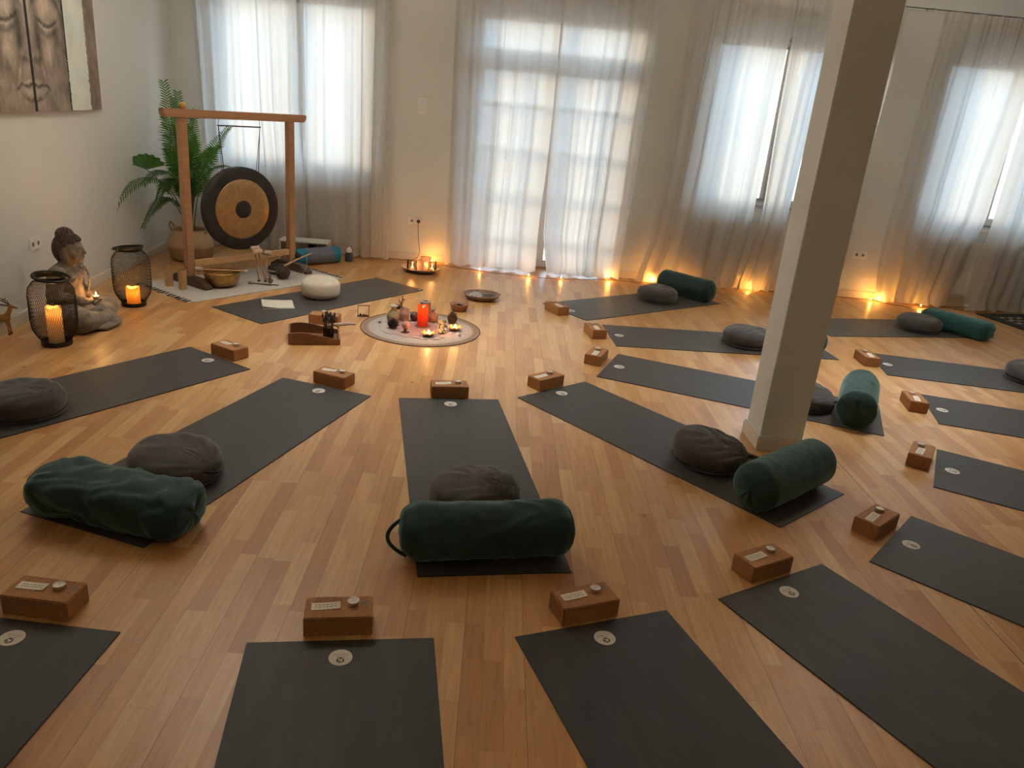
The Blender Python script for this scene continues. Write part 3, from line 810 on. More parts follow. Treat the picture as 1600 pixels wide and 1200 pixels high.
# ------------------------------------------------------------------ round sitting cushions
def cushion_mesh(seed, rx=0.20, h=0.135, pleat=1.0, sag=0.0):
    rnd = random.Random(seed); N, K = 96, 30
    vs = []; fs = []
    pa = rnd.uniform(0, 6.28)
    for j in range(K + 1):
        t = PI * j / K
        cz_ = -math.cos(t); sz = math.sin(t)
        r = rx * (abs(sz) ** 0.42); z = h / 2 + h / 2 * (1 if cz_ > 0 else -1) * abs(cz_) ** 0.62
        for k in range(N):
            a = 2 * PI * k / N
            rr = r; zz = z
            rr *= 1 + 0.035 * noise.noise(Vector((math.cos(a) * 1.5, math.sin(a) * 1.5, seed)))
            x = rr * math.cos(a); y = rr * math.sin(a)
            if j not in (0,):
                top = max(0, cz_)
                # soft creases across the top gathering towards the drawstring side (+x)
                g = math.atan2(y, x - rx * 1.1)
                cre = math.sin(g * 26 + 2 * noise.noise(Vector((x * 6, y * 6, seed)))) * math.exp(-((x - rx * 1.1) / (rx * 1.1)) ** 2)
                zz += 0.006 * pleat * cre * (0.4 + top)
                zz += 0.012 * top * noise.noise(Vector((x * 9, y * 9, seed * 3.1)))
                zz += 0.010 * top * (1 - (x * x + y * y) / rx / rx)
                zz -= sag * (x / rx) * (zz / h)
                rr2 = 1 + 0.012 * math.sin(a * 34 + seed) * math.exp(-((z - h * 0.55) / (h * 0.3)) ** 2) * pleat * (0.4 + 0.6 * max(0, math.cos(a)))
                x *= rr2; y *= rr2
            if zz < 0: zz = 0
            vs.append((x, y, max(0.0, zz)))
    for j in range(K):
        for k in range(N):
            k2 = (k + 1) % N
            fs.append((j * N + k, j * N + k2, (j + 1) * N + k2, (j + 1) * N + k))
    return MB().add(vs, fs)
def put(o, key, al, sd, rz=0, z=0.0052):
    o.matrix_world = FR[key] @ Matrix.Translation((al, sd, z)) @ Matrix.Rotation(rz, 4, 'Z')
CU = [('D', 1.310, -0.016, 60, 1, True, 'in front of the middle bolster', 0.0), ('C', 1.315, 0.011, 85, 2, True, 'beside the slumped green bolster', 0.02), ('E', 1.225, -0.004, 30, 3, True, 'left of the pillar foot, pleats showing', 0.03),
      ('F', 1.350, -0.015, -10, 4, True, 'half hidden behind the pillar, strap towards the end-on bolster', 0.03), ('G', 1.161, -0.027, 0, 5, False, 'on the mat left of the pillar, partly behind it', 0.0),
      ('H', 1.236, 0.015, -40, 6, True, 'near the door curtains, against the green bolster', 0.0), ('I', 1.155, -0.065, -20, 7, False, 'beside the teal bolster at the right', 0.0),
      ('B', 1.243, 0.067, 120, 8, False, 'cut by the left edge of the picture', 0.0), ('J', 1.20, 0.05, 0, 9, False, 'cut by the right edge of the picture', 0.0)]
st_me = MB().tube([(0.185, -0.03, 0.075), (0.225, -0.028, 0.083), (0.243, 0.0, 0.08), (0.225, 0.028, 0.07), (0.185, 0.03, 0.065)], 0.006, 8).mesh('carry_strap', M['dark_trim'], smooth=True)
pip = MB().tube([(0.199 * math.cos(2 * PI * k / 48), 0.199 * math.sin(2 * PI * k / 48), 0.018) for k in range(48)], 0.003, 6, closed=True).mesh('piping', M['grey_cloth'], smooth=True)
for key, al, sd, rz, seed, strap, words, sag in CU:
    o = cushion_mesh(seed, sag=sag, pleat=1.6 if key in 'DE' else 0.8).build('round_cushion', M['grey_cloth'], None, smooth='all')
    link('piping', pip, o)
    if strap: link('carry_strap', st_me, o)
    put(o, key, al, sd, R(rz))
    tag(o, 'grey round sitting cushion ' + words, 'cushion', 'grey sitting cushions on the mats')
o = cushion_mesh(21, 0.165, 0.165, 0.25).build('wool_cushion', M['cream'], None, smooth='all')
put(o, 'A', 0.95, -0.05, 0.3)
tag(o, 'cream wool sitting cushion on the dark mat below the gong', 'cushion')

# ------------------------------------------------------------------ bolsters
def bolster(seed, r, L, words, flat=1.0, wrin=0.006, wide=1.0, handle=False, soft=0.35, endp=True, bend=0.0, mt='green'):
    """round cushion roll, axis along local x, resting on z=0"""
    N, K = 72, 60
    vs = []; fs = []
    hw = r * wide; hh = r * flat
    def P(u, a):
        # u in -1..1 along, superelliptic ends
        x = u * L / 2
        ed = max(0, (abs(u) - (1 - soft * 0.35)) / (soft * 0.35))
        sc_ = math.sqrt(max(0, 1 - ed * ed * 0.42))
        ca, sa = math.cos(a), math.sin(a)
        e = 1.0 if flat == 1 else 0.72
        y = hw * sc_ * (abs(ca) ** e) * (1 if ca > 0 else -1)
        z = hh * sc_ * (abs(sa) ** e) * (1 if sa > 0 else -1)
        n1 = noise.noise(Vector((x * 7, y * 12, seed + z * 10))); n2 = noise.noise(Vector((x * 22 + n1 * 2, a * 1.6, seed * 2.0)))
        k = 1 + (wrin / r) * (n1 * 1.3 + 0.7 * n2)
        cr_ = math.sin(x * 40 + 5 * math.sin(a * 2 + seed) + n1 * 5)
        k += (wrin / r) * 0.25 * cr_
        y *= k; z *= k
        y += bend * (1 - u * u)
        zz = z + hh
        if zz < 0.010: zz = 0.010 * 0 + max(0, zz * 0.5)
        return (x, y, zz)
    us = [-1 + 2 * i / K for i in range(K + 1)]
    for u in us:
        for k in range(N): vs.append(P(u, 2 * PI * k / N))
    for i in range(K):
        for k in range(N):
            k2 = (k + 1) % N
            fs.append((i * N + k, (i + 1) * N + k, (i + 1) * N + k2, i * N + k2))
    o = MB().add(vs, fs).build('bolster', M[mt], None, smooth='all')
    for sgn in (-1, 1):
        e = MB(); rim = vs[:N] if sgn < 0 else vs[K * N:]
        rings = [rim]
        cy = sum(v[1] for v in rim) / N; czz = sum(v[2] for v in rim) / N
        for q, dx in ((0.93, 0.008), (0.75, 0.014), (0.45, 0.018), (0.05, 0.019)):
            rings.append([(v[0] + sgn * dx * (1 + 0.5 * noise.noise(Vector((v[1] * 20, v[2] * 20, seed)))), cy + (v[1] - cy) * q, czz + (v[2] - czz) * q) for v in rim])
        ev = [v for rg in rings for v in rg]; ef = []
        for i in range(len(rings) - 1):
            for k in range(N):
                k2 = (k + 1) % N
                ef.append((i * N + k, i * N + k2, (i + 1) * N + k2, (i + 1) * N + k))
        ef.append(tuple((len(rings) - 1) * N + k for k in range(N)))
        c_ = e.add(ev, ef).build('end_panel', M[mt], o, smooth='all')
        MB().tube([rim[k] for k in range(0, N, 2)], 0.0028, 6, closed=True).build('piping', M['green'], c_, smooth=True)
    if handle:
        MB().tube([(-L / 2 + 0.01 - 0.075 * math.sin(PI * k / 14) ** 0.8, 0.03 - 0.07 * k / 14, r * (1.40 - 1.15 * k / 14)) for k in range(15)], 0.008, 8).build('carry_handle', M['green'], o, smooth=True)
    tag(o, words, 'bolster', 'green yoga bolsters')
    return o
def bput(o, x, y, az, z=0.0052): o.location = (x, y, z); o.rotation_euler = (0, 0, R(az))
o = bolster(1, 0.115, 0.66, 'dark green bolster with end loop across the middle mat', handle=True, wrin=0.007, soft=0.5); bput(o, -0.045, 2.69, 12.2)
o = bolster(2, 0.12, 0.66, 'slumped boxy dark green bolster at the left', flat=0.80, wide=1.18, wrin=0.013, soft=0.6); bput(o, -1.545, 2.71, -11.5)
o = bolster(3, 0.122, 0.60, 'firm round green bolster in front of the pillar foot', wrin=0.003); bput(o, 1.394, 3.467, 42.1)
o = bolster(4, 0.12, 0.58, 'green bolster right of the pillar seen from its round end', wrin=0.003); bput(o, 2.262, 4.755, 66)
o = bolster(5, 0.115, 0.60, 'dark green bolster almost hidden behind the pillar', wrin=0.003); bput(o, 2.40, 6.33, 92)
o = bolster(6, 0.115, 0.60, 'dark green bolster by the fairy lights left of the pillar', wrin=0.003); bput(o, 1.69, 7.83, -44)
o = bolster(7, 0.112, 0.62, 'flatter teal green bolster at the far right', flat=0.78, wide=1.15, wrin=0.005, mt='teal'); bput(o, 4.255, 7.365, -52)
for nm, loc in (('E', (1.394, 3.467)),): pass
# ------------------------------------------------------------------ rug, gong stand and gong
A55 = R(55)
def rugm():
    t = NT('flatweave_wool'); o = t.obj()
    w1 = t.n('TexWave', i_Vector=o, i_Scale=70.0, bands_direction='X'); w1.wave_type = 'BANDS'
    f = t.noise(260, 2, o); g = t.noise(6, 3, o)
    c = t.ramp(t.math('ADD', t.math('MULTIPLY', f, 0.6), t.math('MULTIPLY', w1.outputs[0 if w1.outputs[0].type == 'RGBA' else 1], 0.4)), [(0.3, (0.34, 0.30, 0.25)), (0.7, (0.58, 0.53, 0.46))])
    return t.done(t.bsdf(c, 0.95, f, 0.6, 0.002))
t = thing('rug', 'pale grey woven rug with knotted fringe under the gong stand', 'rug', (-2.614, 5.95, 0), A55)
b = MB(); vs = []; fs = []
NX, NY = 60, 30
for z0 in (0.0, 0.007):
    for j in range(NY + 1):
        for i in range(NX + 1):
            x = 1.56 * i / NX; y = 0.79 * j / NY
            vs.append((x + 0.004 * noise.noise(Vector((y * 9, 1, 2))), y + 0.004 * noise.noise(Vector((x * 7, 3, 2))), z0 + (0.0015 * noise.noise(Vector((x * 9, y * 9, 0))) if z0 else 0)))
S_ = (NX + 1) * (NY + 1)
for j in range(NY):
    for i in range(NX):
        a = j * (NX + 1) + i
        fs.append((a + S_, a + 1 + S_, a + NX + 2 + S_, a + NX + 1 + S_)); fs.append((a, a + NX + 1, a + NX + 2, a + 1))
for i in range(NX): fs.append((i, i + 1, i + 1 + S_, i + S_)); a = NY * (NX + 1) + i; fs.append((a + 1, a, a + S_, a + 1 + S_))
for j in range(NY): a = j * (NX + 1); fs.append((a + NX + 1, a, a + S_, a + NX + 1 + S_)); a += NX; fs.append((a, a + NX + 1, a + NX + 1 + S_, a + S_))
b.add(vs, fs).build('woven_field', rugm(), t, smooth='all')
rr = random.Random(5)
for nm, x0, sg in (('fringe', 0.0, -1), ('fringe', 1.56, 1)):
    for shade, mt in ((0, M['ink']), (1, simple('fringe_white', (0.5, 0.46, 0.4), 0.9))):
        b = MB(); k = 0
        for q in range(46):
            if (q % 3 == 0) != (shade == 1): continue
            y = 0.01 + 0.77 * q / 45
            L = rr.uniform(0.035, 0.060); d = rr.uniform(-0.012, 0.012)
            b.ball((x0 + sg * 0.004, y, 0.006), (0.006, 0.006, 0.005), 8)
            b.tube([(x0, y, 0.006), (x0 + sg * L * 0.5, y + d * 0.4, 0.006), (x0 + sg * L, y + d, 0.0035)], [0.0060, 0.0055, 0.003], 5)
        b.build('fringe', mt, t, smooth=True)['kind'] = 'stuff'

GA = R(57)                                   # direction of the beam
gd = Vector((math.cos(GA), math.sin(GA), 0)); gp = Vector((-2.865, 6.49, 0)); gw = 1.10
gc = gp + gd * gw / 2
t = thing('gong_stand', 'tall wooden gong stand with round knob on its top beam', 'gong stand', gc, GA)
for s in (-1, 1):
    b = MB(); x = s * gw / 2; h = 0.262; e = 0.10
    pr = [(-h, 0.007), (h, 0.007), (h, 0.032), (h - e, 0.085), (-h + e, 0.085), (-h, 0.032)]
    vs = [(x - 0.038, a, c) for a, c in pr] + [(x + 0.038, a, c) for a, c in pr]
    b.add(vs, [tuple(range(6)), tuple(reversed(range(6, 12)))] + [(i, i + 6, (i + 1) % 6 + 6, (i + 1) % 6) for i in range(6)])
    b.build('foot', M['walnut'], t, bevel=0.004)
    b = MB(); b.box(x, 0, (0.085 + 1.385) / 2, 0.072, 0.058, 1.30); b.build('post', M['beech'], t, bevel=0.006)
b = MB(); pr = [(-0.725, 1.450), (0.725, 1.450), (0.725, 1.418), (0.700, 1.385), (-0.700, 1.385), (-0.725, 1.418)]
vs = [(a, -0.036, c) for a, c in pr] + [(a, 0.036, c) for a, c in pr]
b.add(vs, [tuple(range(6)), tuple(reversed(range(6, 12)))] + [(i, i + 6, (i + 1) % 6 + 6, (i + 1) % 6) for i in range(6)])
b.build('beam', M['beech'], t, bevel=0.006)
b = MB(); b.box(0, 0, 0.185, gw - 0.072, 0.045, 0.055); b.build('lower_rail', M['pine'], t, bevel=0.005)
b = MB(); b.ball((-0.535, 0, 1.476), 0.030, 20); b.tube([(-0.535, 0, 1.445), (-0.535, 0, 1.46)], 0.01, 10); b.build('knob', simple('amber_knob', (0.42, 0.26, 0.04), 0.4), t, smooth=True)
# gong: hangs in the stand, turned a touch towards the camera
GZ = 0.622; GR = 0.367
cg = gc + Vector((-0.02, 0.0, 0))
cg = gp + gd * (gw * 0.505)
t = thing('gong', 'large round gong, dark rim, brass band and dark centre', 'gong', (cg.x, cg.y, GZ), R(50))
Mg = Matrix.Rotation(PI / 2, 4, 'X')
def gl(prof, mat, nm, par=t):
    b = MB(); b.lathe(prof, 80, Mg, cap=False); return b.build(nm, mat, par, smooth=True)
# profile: r, z (z towards the player)
gl([(GR - 0.012, -0.055), (GR, -0.05), (GR, -0.004), (GR - 0.012, 0.006), (0.315, 0.010), (0.262, 0.0125)], M['gong_dark'], 'rim')
gl([(GR - 0.014, -0.055), (GR - 0.004, -0.05), (GR - 0.005, -0.004), (0.30, 0.004), (0.26, 0.006), (0.12, 0.012), (0.0, 0.013)], M['gong_dark'], 'back_face')
tt = NT('gong_brass'); o_ = tt.obj()
xyz = tt.n('SeparateXYZ', i_0=o_)
ang = tt.math('ARCTAN2', xyz.outputs[2], xyz.outputs[0]); rad = tt.n('VectorMath', operation='LENGTH', i_0=o_).outputs['Value']
rayv = tt.n('CombineXYZ', i_0=tt.math('MULTIPLY', ang, 14.0), i_1=tt.math('MULTIPLY', rad, 6.0), i_2=0.0).outputs[0]
n1 = tt.noise(2.2, 4, rayv, 0.7); n2 = tt.noise(26, 3, o_)
c_ = tt.ramp(tt.math('ADD', tt.math('MULTIPLY', n1, 0.6), tt.math('MULTIPLY', n2, 0.4)), [(0.3, (0.30, 0.18, 0.075)), (0.6, (0.48, 0.32, 0.15)), (0.8, (0.62, 0.45, 0.26))])
ring = tt.math('SINE', tt.math('MULTIPLY', rad, 520.0))
M['gong_brass'] = tt.done(tt.bsdf(c_, 0.42, ring, 0.25, 0.0008, Metallic=0.75))
gl([(0.262, 0.0125), (0.258, 0.0155), (0.17, 0.019), (0.078, 0.022)], M['gong_brass'], 'polished_band')
gl([(0.078, 0.022), (0.074, 0.026), (0.045, 0.032), (0.0, 0.034)], M['gong_dark'], 'centre_boss')
b = MB(); b.tube([(-0.20, -0.0, 0.708), (0.20, -0.0, 0.708)], 0.006, 10); b.build('hanger_bar', M['walnut'], t, smooth=True)
for s in (-1, 1):
    b = MB()
    b.tube([(s * 0.165, -0.01, 0.322), (s * 0.195, 0, 0.70)], 0.0035, 6)
    b.tube([(s * 0.165, 0.03, 0.322), (s * 0.197, 0, 0.70)], 0.0025, 6)
    b.tube([(s * 0.198, 0, 0.708), (s * 0.190, 0, 0.765)], 0.0022, 6)
    b.lathe([(0.0, -0.008), (0.009, 0), (0, 0.008)], 12, Matrix.Translation((s * 0.2, 0, 0.708)))
    b.build('cord', M['walnut'], t, smooth=True)

# ------------------------------------------------------------------ things on the rug
rz_ = 0.0075
t = thing('singing_bowl', 'brass singing bowl on the pale rug', 'bowl', (-2.600, 6.53, rz_))
b = MB(); b.lathe([(0.0, 0.0), (0.06, 0.001), (0.10, 0.014), (0.135, 0.050), (0.150, 0.095), (0.152, 0.128), (0.155, 0.131), (0.152, 0.134), (0.146, 0.131), (0.143, 0.095), (0.128, 0.052), (0.095, 0.018), (0.055, 0.007), (0.0, 0.006)], 56, cap=False)
b.build('bowl_body', M['brass'], t, smooth=True)
sd = Vector((math.cos(R(18)), math.sin(R(18)), 0))
t = thing('striker', 'striking stick with felt ends lying across the singing bowl', 'mallet', (-2.600, 6.53, rz_ + 0.1345 + 0.006), R(14))
b = MB(); b.tube([(-0.17, 0, 0), (0.18, 0, 0)], 0.0065, 10); b.build('handle', M['pine'], t, smooth=True)
b = MB(); b.lathe([(0.0, -0.03), (0.018, -0.028), (0.021, 0), (0.018, 0.028), (0, 0.03)], 18, Matrix.Translation((-0.19, 0, 0.004)) @ Matrix.Rotation(PI / 2, 4, 'Y')); b.build('felt_head', M['felt'], t, smooth=True)
b = MB(); b.ball((0.195, 0, 0), (0.020, 0.014, 0.014), 16); b.build('felt_tip', M['felt'], t, smooth=True)
for k, (x, y, h, w_) in enumerate([(-2.998, 6.375, 0.185, 'taller bamboo tube, left, at the rug corner'), (-2.855, 6.315, 0.165, 'shorter bamboo tube in front of the gong stand foot')]):
    t = thing('bamboo_tube', w_, 'tube', (x, y, 0.0075), 0, 'bamboo tubes by the gong stand')
    b = MB(); b.lathe([(0.0, 0.0), (0.034, 0.0), (0.034, h), (0.030, h), (0.030, h - 0.05), (0, h - 0.05)], 28, cap=False); b.build('tube_body', M['tan'], t, smooth=True)
    b = MB(); b.tube([(0.012, 0, h - 0.05), (0.020, 0.0, h + 0.008)], 0.002, 5); b.tube([(-0.01, 0.01, h - 0.05), (-0.012, 0.015, h + 0.004)], 0.002, 5); b.build('cord', M['dark_trim'], t)
def mallet(base, top, words, lean=0):
    bv, tv = Vector(base), Vector(top)
    t = thing('gong_mallet', words, 'mallet', bv, 0, 'pale headed mallets standing before the gong')
    d = tv - bv
    b = MB(); b.tube([Vector((0, 0, 0)) , d * 0.5, d], [0.009, 0.007, 0.008], 10); b.build('handle', M['beech'], t, smooth=True)
    q = d.to_track_quat('Z', 'Y').to_matrix().to_4x4()
    b = MB(); b.lathe([(0.0, -0.018), (0.036, -0.016), (0.042, 0.0), (0.036, 0.016), (0, 0.018)], 24, Matrix.Translation(d) @ q); b.build('felt_head', M['felt'], t, smooth=True)
    b = MB(); b.lathe([(0.0, -0.002), (0.012, 0.0), (0.012, 0.014), (0.009, 0.016)], 14, q); b.build('end_cap', M['dark_trim'], t, smooth=True)
mallet((-2.372, 6.80, 0.010), (-2.425, 6.865, 0.300), 'left one of the pale headed mallets standing before the gong')
mallet((-2.318, 6.815, 0.010), (-2.375, 6.800, 0.285), 'nearest pale headed mallet, in front of the other two')
mallet((-2.340, 6.88, 0.010), (-2.36, 7.0, 0.235), 'lowest pale headed mallet, behind the other two')
t = thing('chime_sticks', 'pair of dark sticks with reddish ends lying on the rug', 'sticks', (-2.33, 6.66, 0.0125), R(0))
for k, (a, c_) in enumerate((((-0.10, 0.06, 0), (0.10, 0.03, 0)), ((-0.085, 0.035, 0.003), (0.16, 0.06, 0.0)))):
    b = MB(); b.tube([a, c_], 0.0048, 8); so = b.build('stick', M['walnut'], t, smooth=True)
    b = MB(); b.ball(a, 0.014, 12); b.build('bead', simple('reddish_bead', (0.26, 0.09, 0.05), 0.6), so, smooth=True)
t = thing('seed_rattle', 'brown seed pod rattle standing on the rug behind the mallets', 'rattle', (-2.215, 6.99, 0.0075))
b = MB()
rr = random.Random(11)
b.ball((0, 0, 0.065), (0.06, 0.06, 0.062), 20)
for k in range(150):
    z = rr.uniform(-0.85, 1); a = rr.uniform(0, 2 * PI); s_ = math.sqrt(1 - z * z)
    b.ball((0.060 * s_ * math.cos(a), 0.060 * s_ * math.sin(a), 0.065 + 0.058 * z), rr.uniform(0.007, 0.012), 7)
b.build('pods', simple('seed_pods', (0.075, 0.045, 0.028), 0.8, 0.4, 60), t, smooth=True)
b = MB(); b.tube([(0.02, 0.02, 0.11), (0.10, 0.10, 0.19)], 0.012, 10); b.build('grip', M['walnut'], t, smooth=True)
t = thing('rattle_stick', 'pale stick leaning diagonally over the brown seed rattle', 'stick', (-2.19, 6.93, 0.012))
b = MB(); b.tube([(-0.0, 0.02, 0.13), (0.13, 0.12, 0.20), (0.21, 0.19, 0.235)], [0.009, 0.008, 0.005], 8); b.build('shaft', M['pine'], t, smooth=True)
b = MB(); b.tube([(0.17, 0.155, 0.215), (0.175, 0.16, 0.15), (0.165, 0.15, 0.09), (0.12, 0.12, 0.02), (0.06, 0.05, -0.002)], 0.0022, 5); b.build('string', M['felt'], t)
b = MB(); b.ball((0.10, 0.12, 0.215), (0.032, 0.03, 0.03), 10); b.build('feather_tuft', M['gong_dark'], t, smooth=True)
t = thing('stone_figure', 'tiny brown figure standing beside the mallets', 'figurine', (-2.265, 6.78, 0.0075))
b = MB(); b.cap((0, 0, 0.018), (0, 0, 0.045), 0.020, 0.014, 12); b.ball((0, 0, 0.068), 0.012, 12); b.cap((-0.015, 0, 0.04), (-0.02, 0.01, 0.02), 0.006); b.cap((0.015, 0, 0.04), (0.02, 0.01, 0.02), 0.006)
rm(b, 'figure_body', simple('brown_stone', (0.16, 0.09, 0.06), 0.7), t, 0.003, 3)
t = thing('tongue_drum', 'small dark rounded drum behind the seed rattle on the rug', 'drum', (-2.33, 7.20, 0.0075))
b = MB(); b.lathe([(0.0, 0), (0.07, 0.003), (0.095, 0.03), (0.09, 0.06), (0.06, 0.085), (0.0, 0.095)], 30, cap=False); b.build('shell', M['gong_dark'], t, smooth=True)
b = MB(); b.lathe([(0.0945, 0.028), (0.099, 0.035), (0.0945, 0.042)], 30, cap=False); b.build('rope_band', M['felt'], t, smooth=True)

# ------------------------------------------------------------------ potted palm in the corner
PX, PY = -3.285, 7.50
t = thing('basket_planter', 'woven two tone basket holding the palm, beside the gong stand', 'basket', (PX, PY, 0))
b = MB(); wob = lambda a, z: 1 + 0.02 * math.sin(3 * a + z * 20)
b.lathe([(0.0, 0.0), (0.165, 0.0), (0.19, 0.02), (0.205, 0.07), (0.210, 0.115), (0.212, 0.135)], 48, cap=False, wob=wob); b.build('basket_base', simple('lower_seagrass', (0.30, 0.175, 0.085), 0.85, 0.2, 90, 0.8, 200), t, smooth=True)
b = MB(); b.lathe([(0.212, 0.135), (0.216, 0.165), (0.200, 0.215), (0.168, 0.260), (0.160, 0.290), (0.166, 0.305), (0.160, 0.305), (0.152, 0.288), (0.160, 0.25)], 48, cap=False, wob=wob); b.build('basket_rim', M['basket'], t, smooth=True)
for s in (-1, 1):
    b = MB(); b.tube([(s * 0.163, -0.05, 0.27), (s * 0.185, -0.035, 0.33), (s * 0.19, 0, 0.35), (s * 0.185, 0.035, 0.33), (s * 0.163, 0.05, 0.27)], 0.008, 8); b.build('handle', M['basket'], t, smooth=True)
b = MB(); b.lathe([(0.0, 0.262), (0.155, 0.262)], 32, cap=False)
b.build('soil', M['soil'], t)
def palm():
    t = thing('potted_palm', 'green artificial palm with feathery fronds in the corner', 'plant', (PX, PY, 0.262))
    rr = random.Random(4)
    tt = NT('palm_leaf'); f = tt.noise(14, 3, tt.obj())
    c = tt.ramp(f, [(0.3, (0.010, 0.040, 0.014)), (0.7, (0.040, 0.110, 0.030))])
    a_ = tt.bsdf(c, 0.5); tr = tt.n('BsdfTranslucent', i_0=(0.16, 0.46, 0.04, 1))
    leafm = tt.done(tt.n('MixShader', i_0=0.35, i_1=a_.outputs[0], i_2=tr.outputs[0]))
    stemm = simple('palm_stem', (0.05, 0.09, 0.03), 0.6)
    # azimuth, reach, tip height, arch, leaflet length
    F = [(203, 0.12, 1.36, 0.00, 0.20), (215, 0.05, 1.28, 0.00, 0.18), (150, 0.12, 1.22, 0.00, 0.16), (35, 0.36, 1.00, 0.10, 0.13), (12, 0.42, 0.66, 0.25, 0.15), (25, 0.46, 0.44, 0.35, 0.16), (0, 0.30, 0.84, 0.15, 0.13),
         (246, 0.78, 0.30, 0.55, 0.17), (252, 0.55, 0.52, 0.40, 0.15), (236, 0.45, 0.10, 0.45, 0.15), (262, 0.30, 0.80, 0.15, 0.14), (-80, 0.26, 0.98, 0.10, 0.13), (-40, 0.26, 0.86, 0.20, 0.14), (100, 0.20, 1.05, 0.05, 0.14),
         (60, 0.28, 0.80, 0.15, 0.14), (-98, 0.36, 0.45, 0.35, 0.14), (255, 0.40, 0.36, 0.45, 0.15), (-20, 0.16, 1.14, 0.05, 0.14), (-65, 0.34, 0.60, 0.30, 0.14), (225, 0.16, 1.08, 0.05, 0.14), (-115, 0.16, 0.66, 0.1, 0.14)]
    for az, reach, ht, arch, ll in F:
        a = R(az); d = Vector((math.cos(a), math.sin(a), 0)); s_ = Vector((-d.y, d.x, 0))
        pts = []; N = 26
        if ht > 0.75:
            q_ = R(23 + rr.uniform(-30, 30)); s_ = Vector((math.cos(q_), math.sin(q_), 0))
        b0 = Vector((rr.uniform(-0.04, 0.04), rr.uniform(-0.04, 0.04), 0.0))
        for i in range(N + 1):
            u = i / N
            z = ht * u + arch * 4 * 0.62 * u * (1 - u) * (0.6 + 0.8 * u)
            x = reach * u ** 1.7
            pts.append(b0 + d * x + Vector((0, 0, z)))
        stem = MB(); stem.tube(pts, [0.0055 * (1 - 0.75 * i / N) for i in range(N + 1)], 6)
        fr = stem.build('frond_stem', stemm, t, smooth=True)
        lf = MB(); K = 40 if ht > 1.2 else 34; st_ = 0.34
        for i in range(K):
            u = st_ + (0.998 - st_) * i / (K - 1)
            q = u * N; i0 = min(N - 1, int(q)); p = pts[i0].lerp(pts[i0 + 1], q - i0)
            tg = (pts[i0 + 1] - pts[i0]).normalized()
            v_ = (u - st_) / (1 - st_)
            w_ = (0.55 + 0.45 * math.sin(PI * min(1, v_ * 1.2))) * (1 - 0.30 * v_ ** 3)
            for sg in (-1, 1):
                L = ll * w_ * rr.uniform(0.9, 1.08)
                out_ = (s_ * sg + tg * (0.40 + 0.8 * v_) + Vector((0, 0, 0.05))).normalized()
                nrm = out_.cross(tg).normalized(); wv = nrm.cross(out_).normalized() * 0.0046
                row = []
                for k in range(5):
                    e = k / 4
                    c = p + out_ * L * e + Vector((0, 0, -0.38 * L * e * e))
                    ww = wv * ((0.5 + 3.2 * e * (1 - e)) if e < 1 else 0.08)
                    row.append((c - ww, c + nrm * 0.0012, c + ww))
                vs = [v for r_ in row for v in r_]; fs = []
                for k in range(4):
                    for h in range(2): fs.append((k * 3 + h, k * 3 + h + 1, k * 3 + h + 4, k * 3 + h + 3))
                lf.add(vs, fs)
        lf.build('leaflets', leafm, fr, smooth='all')
    # one broad fan leaf on the left
    st2 = MB(); P_ = [(0, 0, 0), (-0.10, -0.12, 0.35), (-0.20, -0.26, 0.56), (-0.24, -0.30, 0.60)]; st2.tube(P_, 0.004, 6); fr = st2.build('fan_stem', stemm, t, smooth=True)
    lf = MB(); c0 = Vector(P_[-1]); vs = [c0]; fs = []; n = 14
    for k in range(n + 1):
        e = R(20 + 140 * k / n)
        L = 0.17 * (0.92 + 0.08 * (k % 2))
        vs.append(c0 + Vector((math.cos(e) * L, math.cos(e) * L * 0.25 + 0.015 * (k % 2), math.sin(e) * L * 0.85)))
    for k in range(n): fs.append((0, k + 1, k + 2))
    lf.add(vs, fs).build('fan_leaf', leafm, fr)
palm()

# ------------------------------------------------------------------ window side: rolled mat, white box, jar
t = thing('rolled_mat', 'rolled foam mat, slate with bright blue ends, behind the gong', 'rolled mat', (-2.12, 7.80, 0.088), R(46))
def spiral(r0, r1, turns, L, mat, nm, x0):
    N = int(turns * 36); vs = []; fs = []
    th = 0.0
    for i in range(N + 1):
        a = 2 * PI * turns * i / N; r = r0 + (r1 - r0) * i / N
        for dx, dr in ((0, 0), (L, 0), (L, -0.005), (0, -0.005)):
            vs.append((x0 + dx, (r + dr) * math.cos(a), (r + dr) * math.sin(a)))
    for i in range(N):
        for k in range(4):
            k2 = (k + 1) % 4; fs.append((i * 4 + k, i * 4 + k2, (i + 1) * 4 + k2, (i + 1) * 4 + k))
    return MB().add(vs, fs).build(nm, mat, t, smooth=True)
spiral(0.02, 0.088, 6, 0.11, M['blue'], 'blue_end', -0.25); spiral(0.02, 0.088, 6, 0.085, M['blue'], 'blue_end', 0.165)
spiral(0.02, 0.0885, 6, 0.305, M['violet'], 'slate_middle', -0.14)
b = MB(); b.tube([(0.243, 0.089 * math.cos(2 * PI * k / 40), 0.089 * math.sin(2 * PI * k / 40)) for k in range(40)], 0.003, 6, closed=True); b.build('piping', simple('yellowish_edge', (0.40, 0.42, 0.18), 0.7), t, smooth=True)
t = thing('side_shelf', 'low white shelf box with open front behind the rolled mat', 'shelf', (-2.30, 8.03, 0), R(4))
b = MB(); b.box(0, 0, 0.185, 0.50, 0.22, 0.016); b.build('top_board', M['white'], t, bevel=0.002)
for x in (-0.24, 0.24): b = MB(); b.box(x, 0, 0.0885, 0.018, 0.21, 0.177); b.build('side_board', M['white'], t, bevel=0.002)
b = MB(); b.box(0, 0.095, 0.09, 0.46, 0.012, 0.17); b.build('back_board', M['white'], t)
t = thing('black_speaker', 'small black upright box inside the low white shelf', 'speaker', (-2.27, 8.02, 0), R(4))
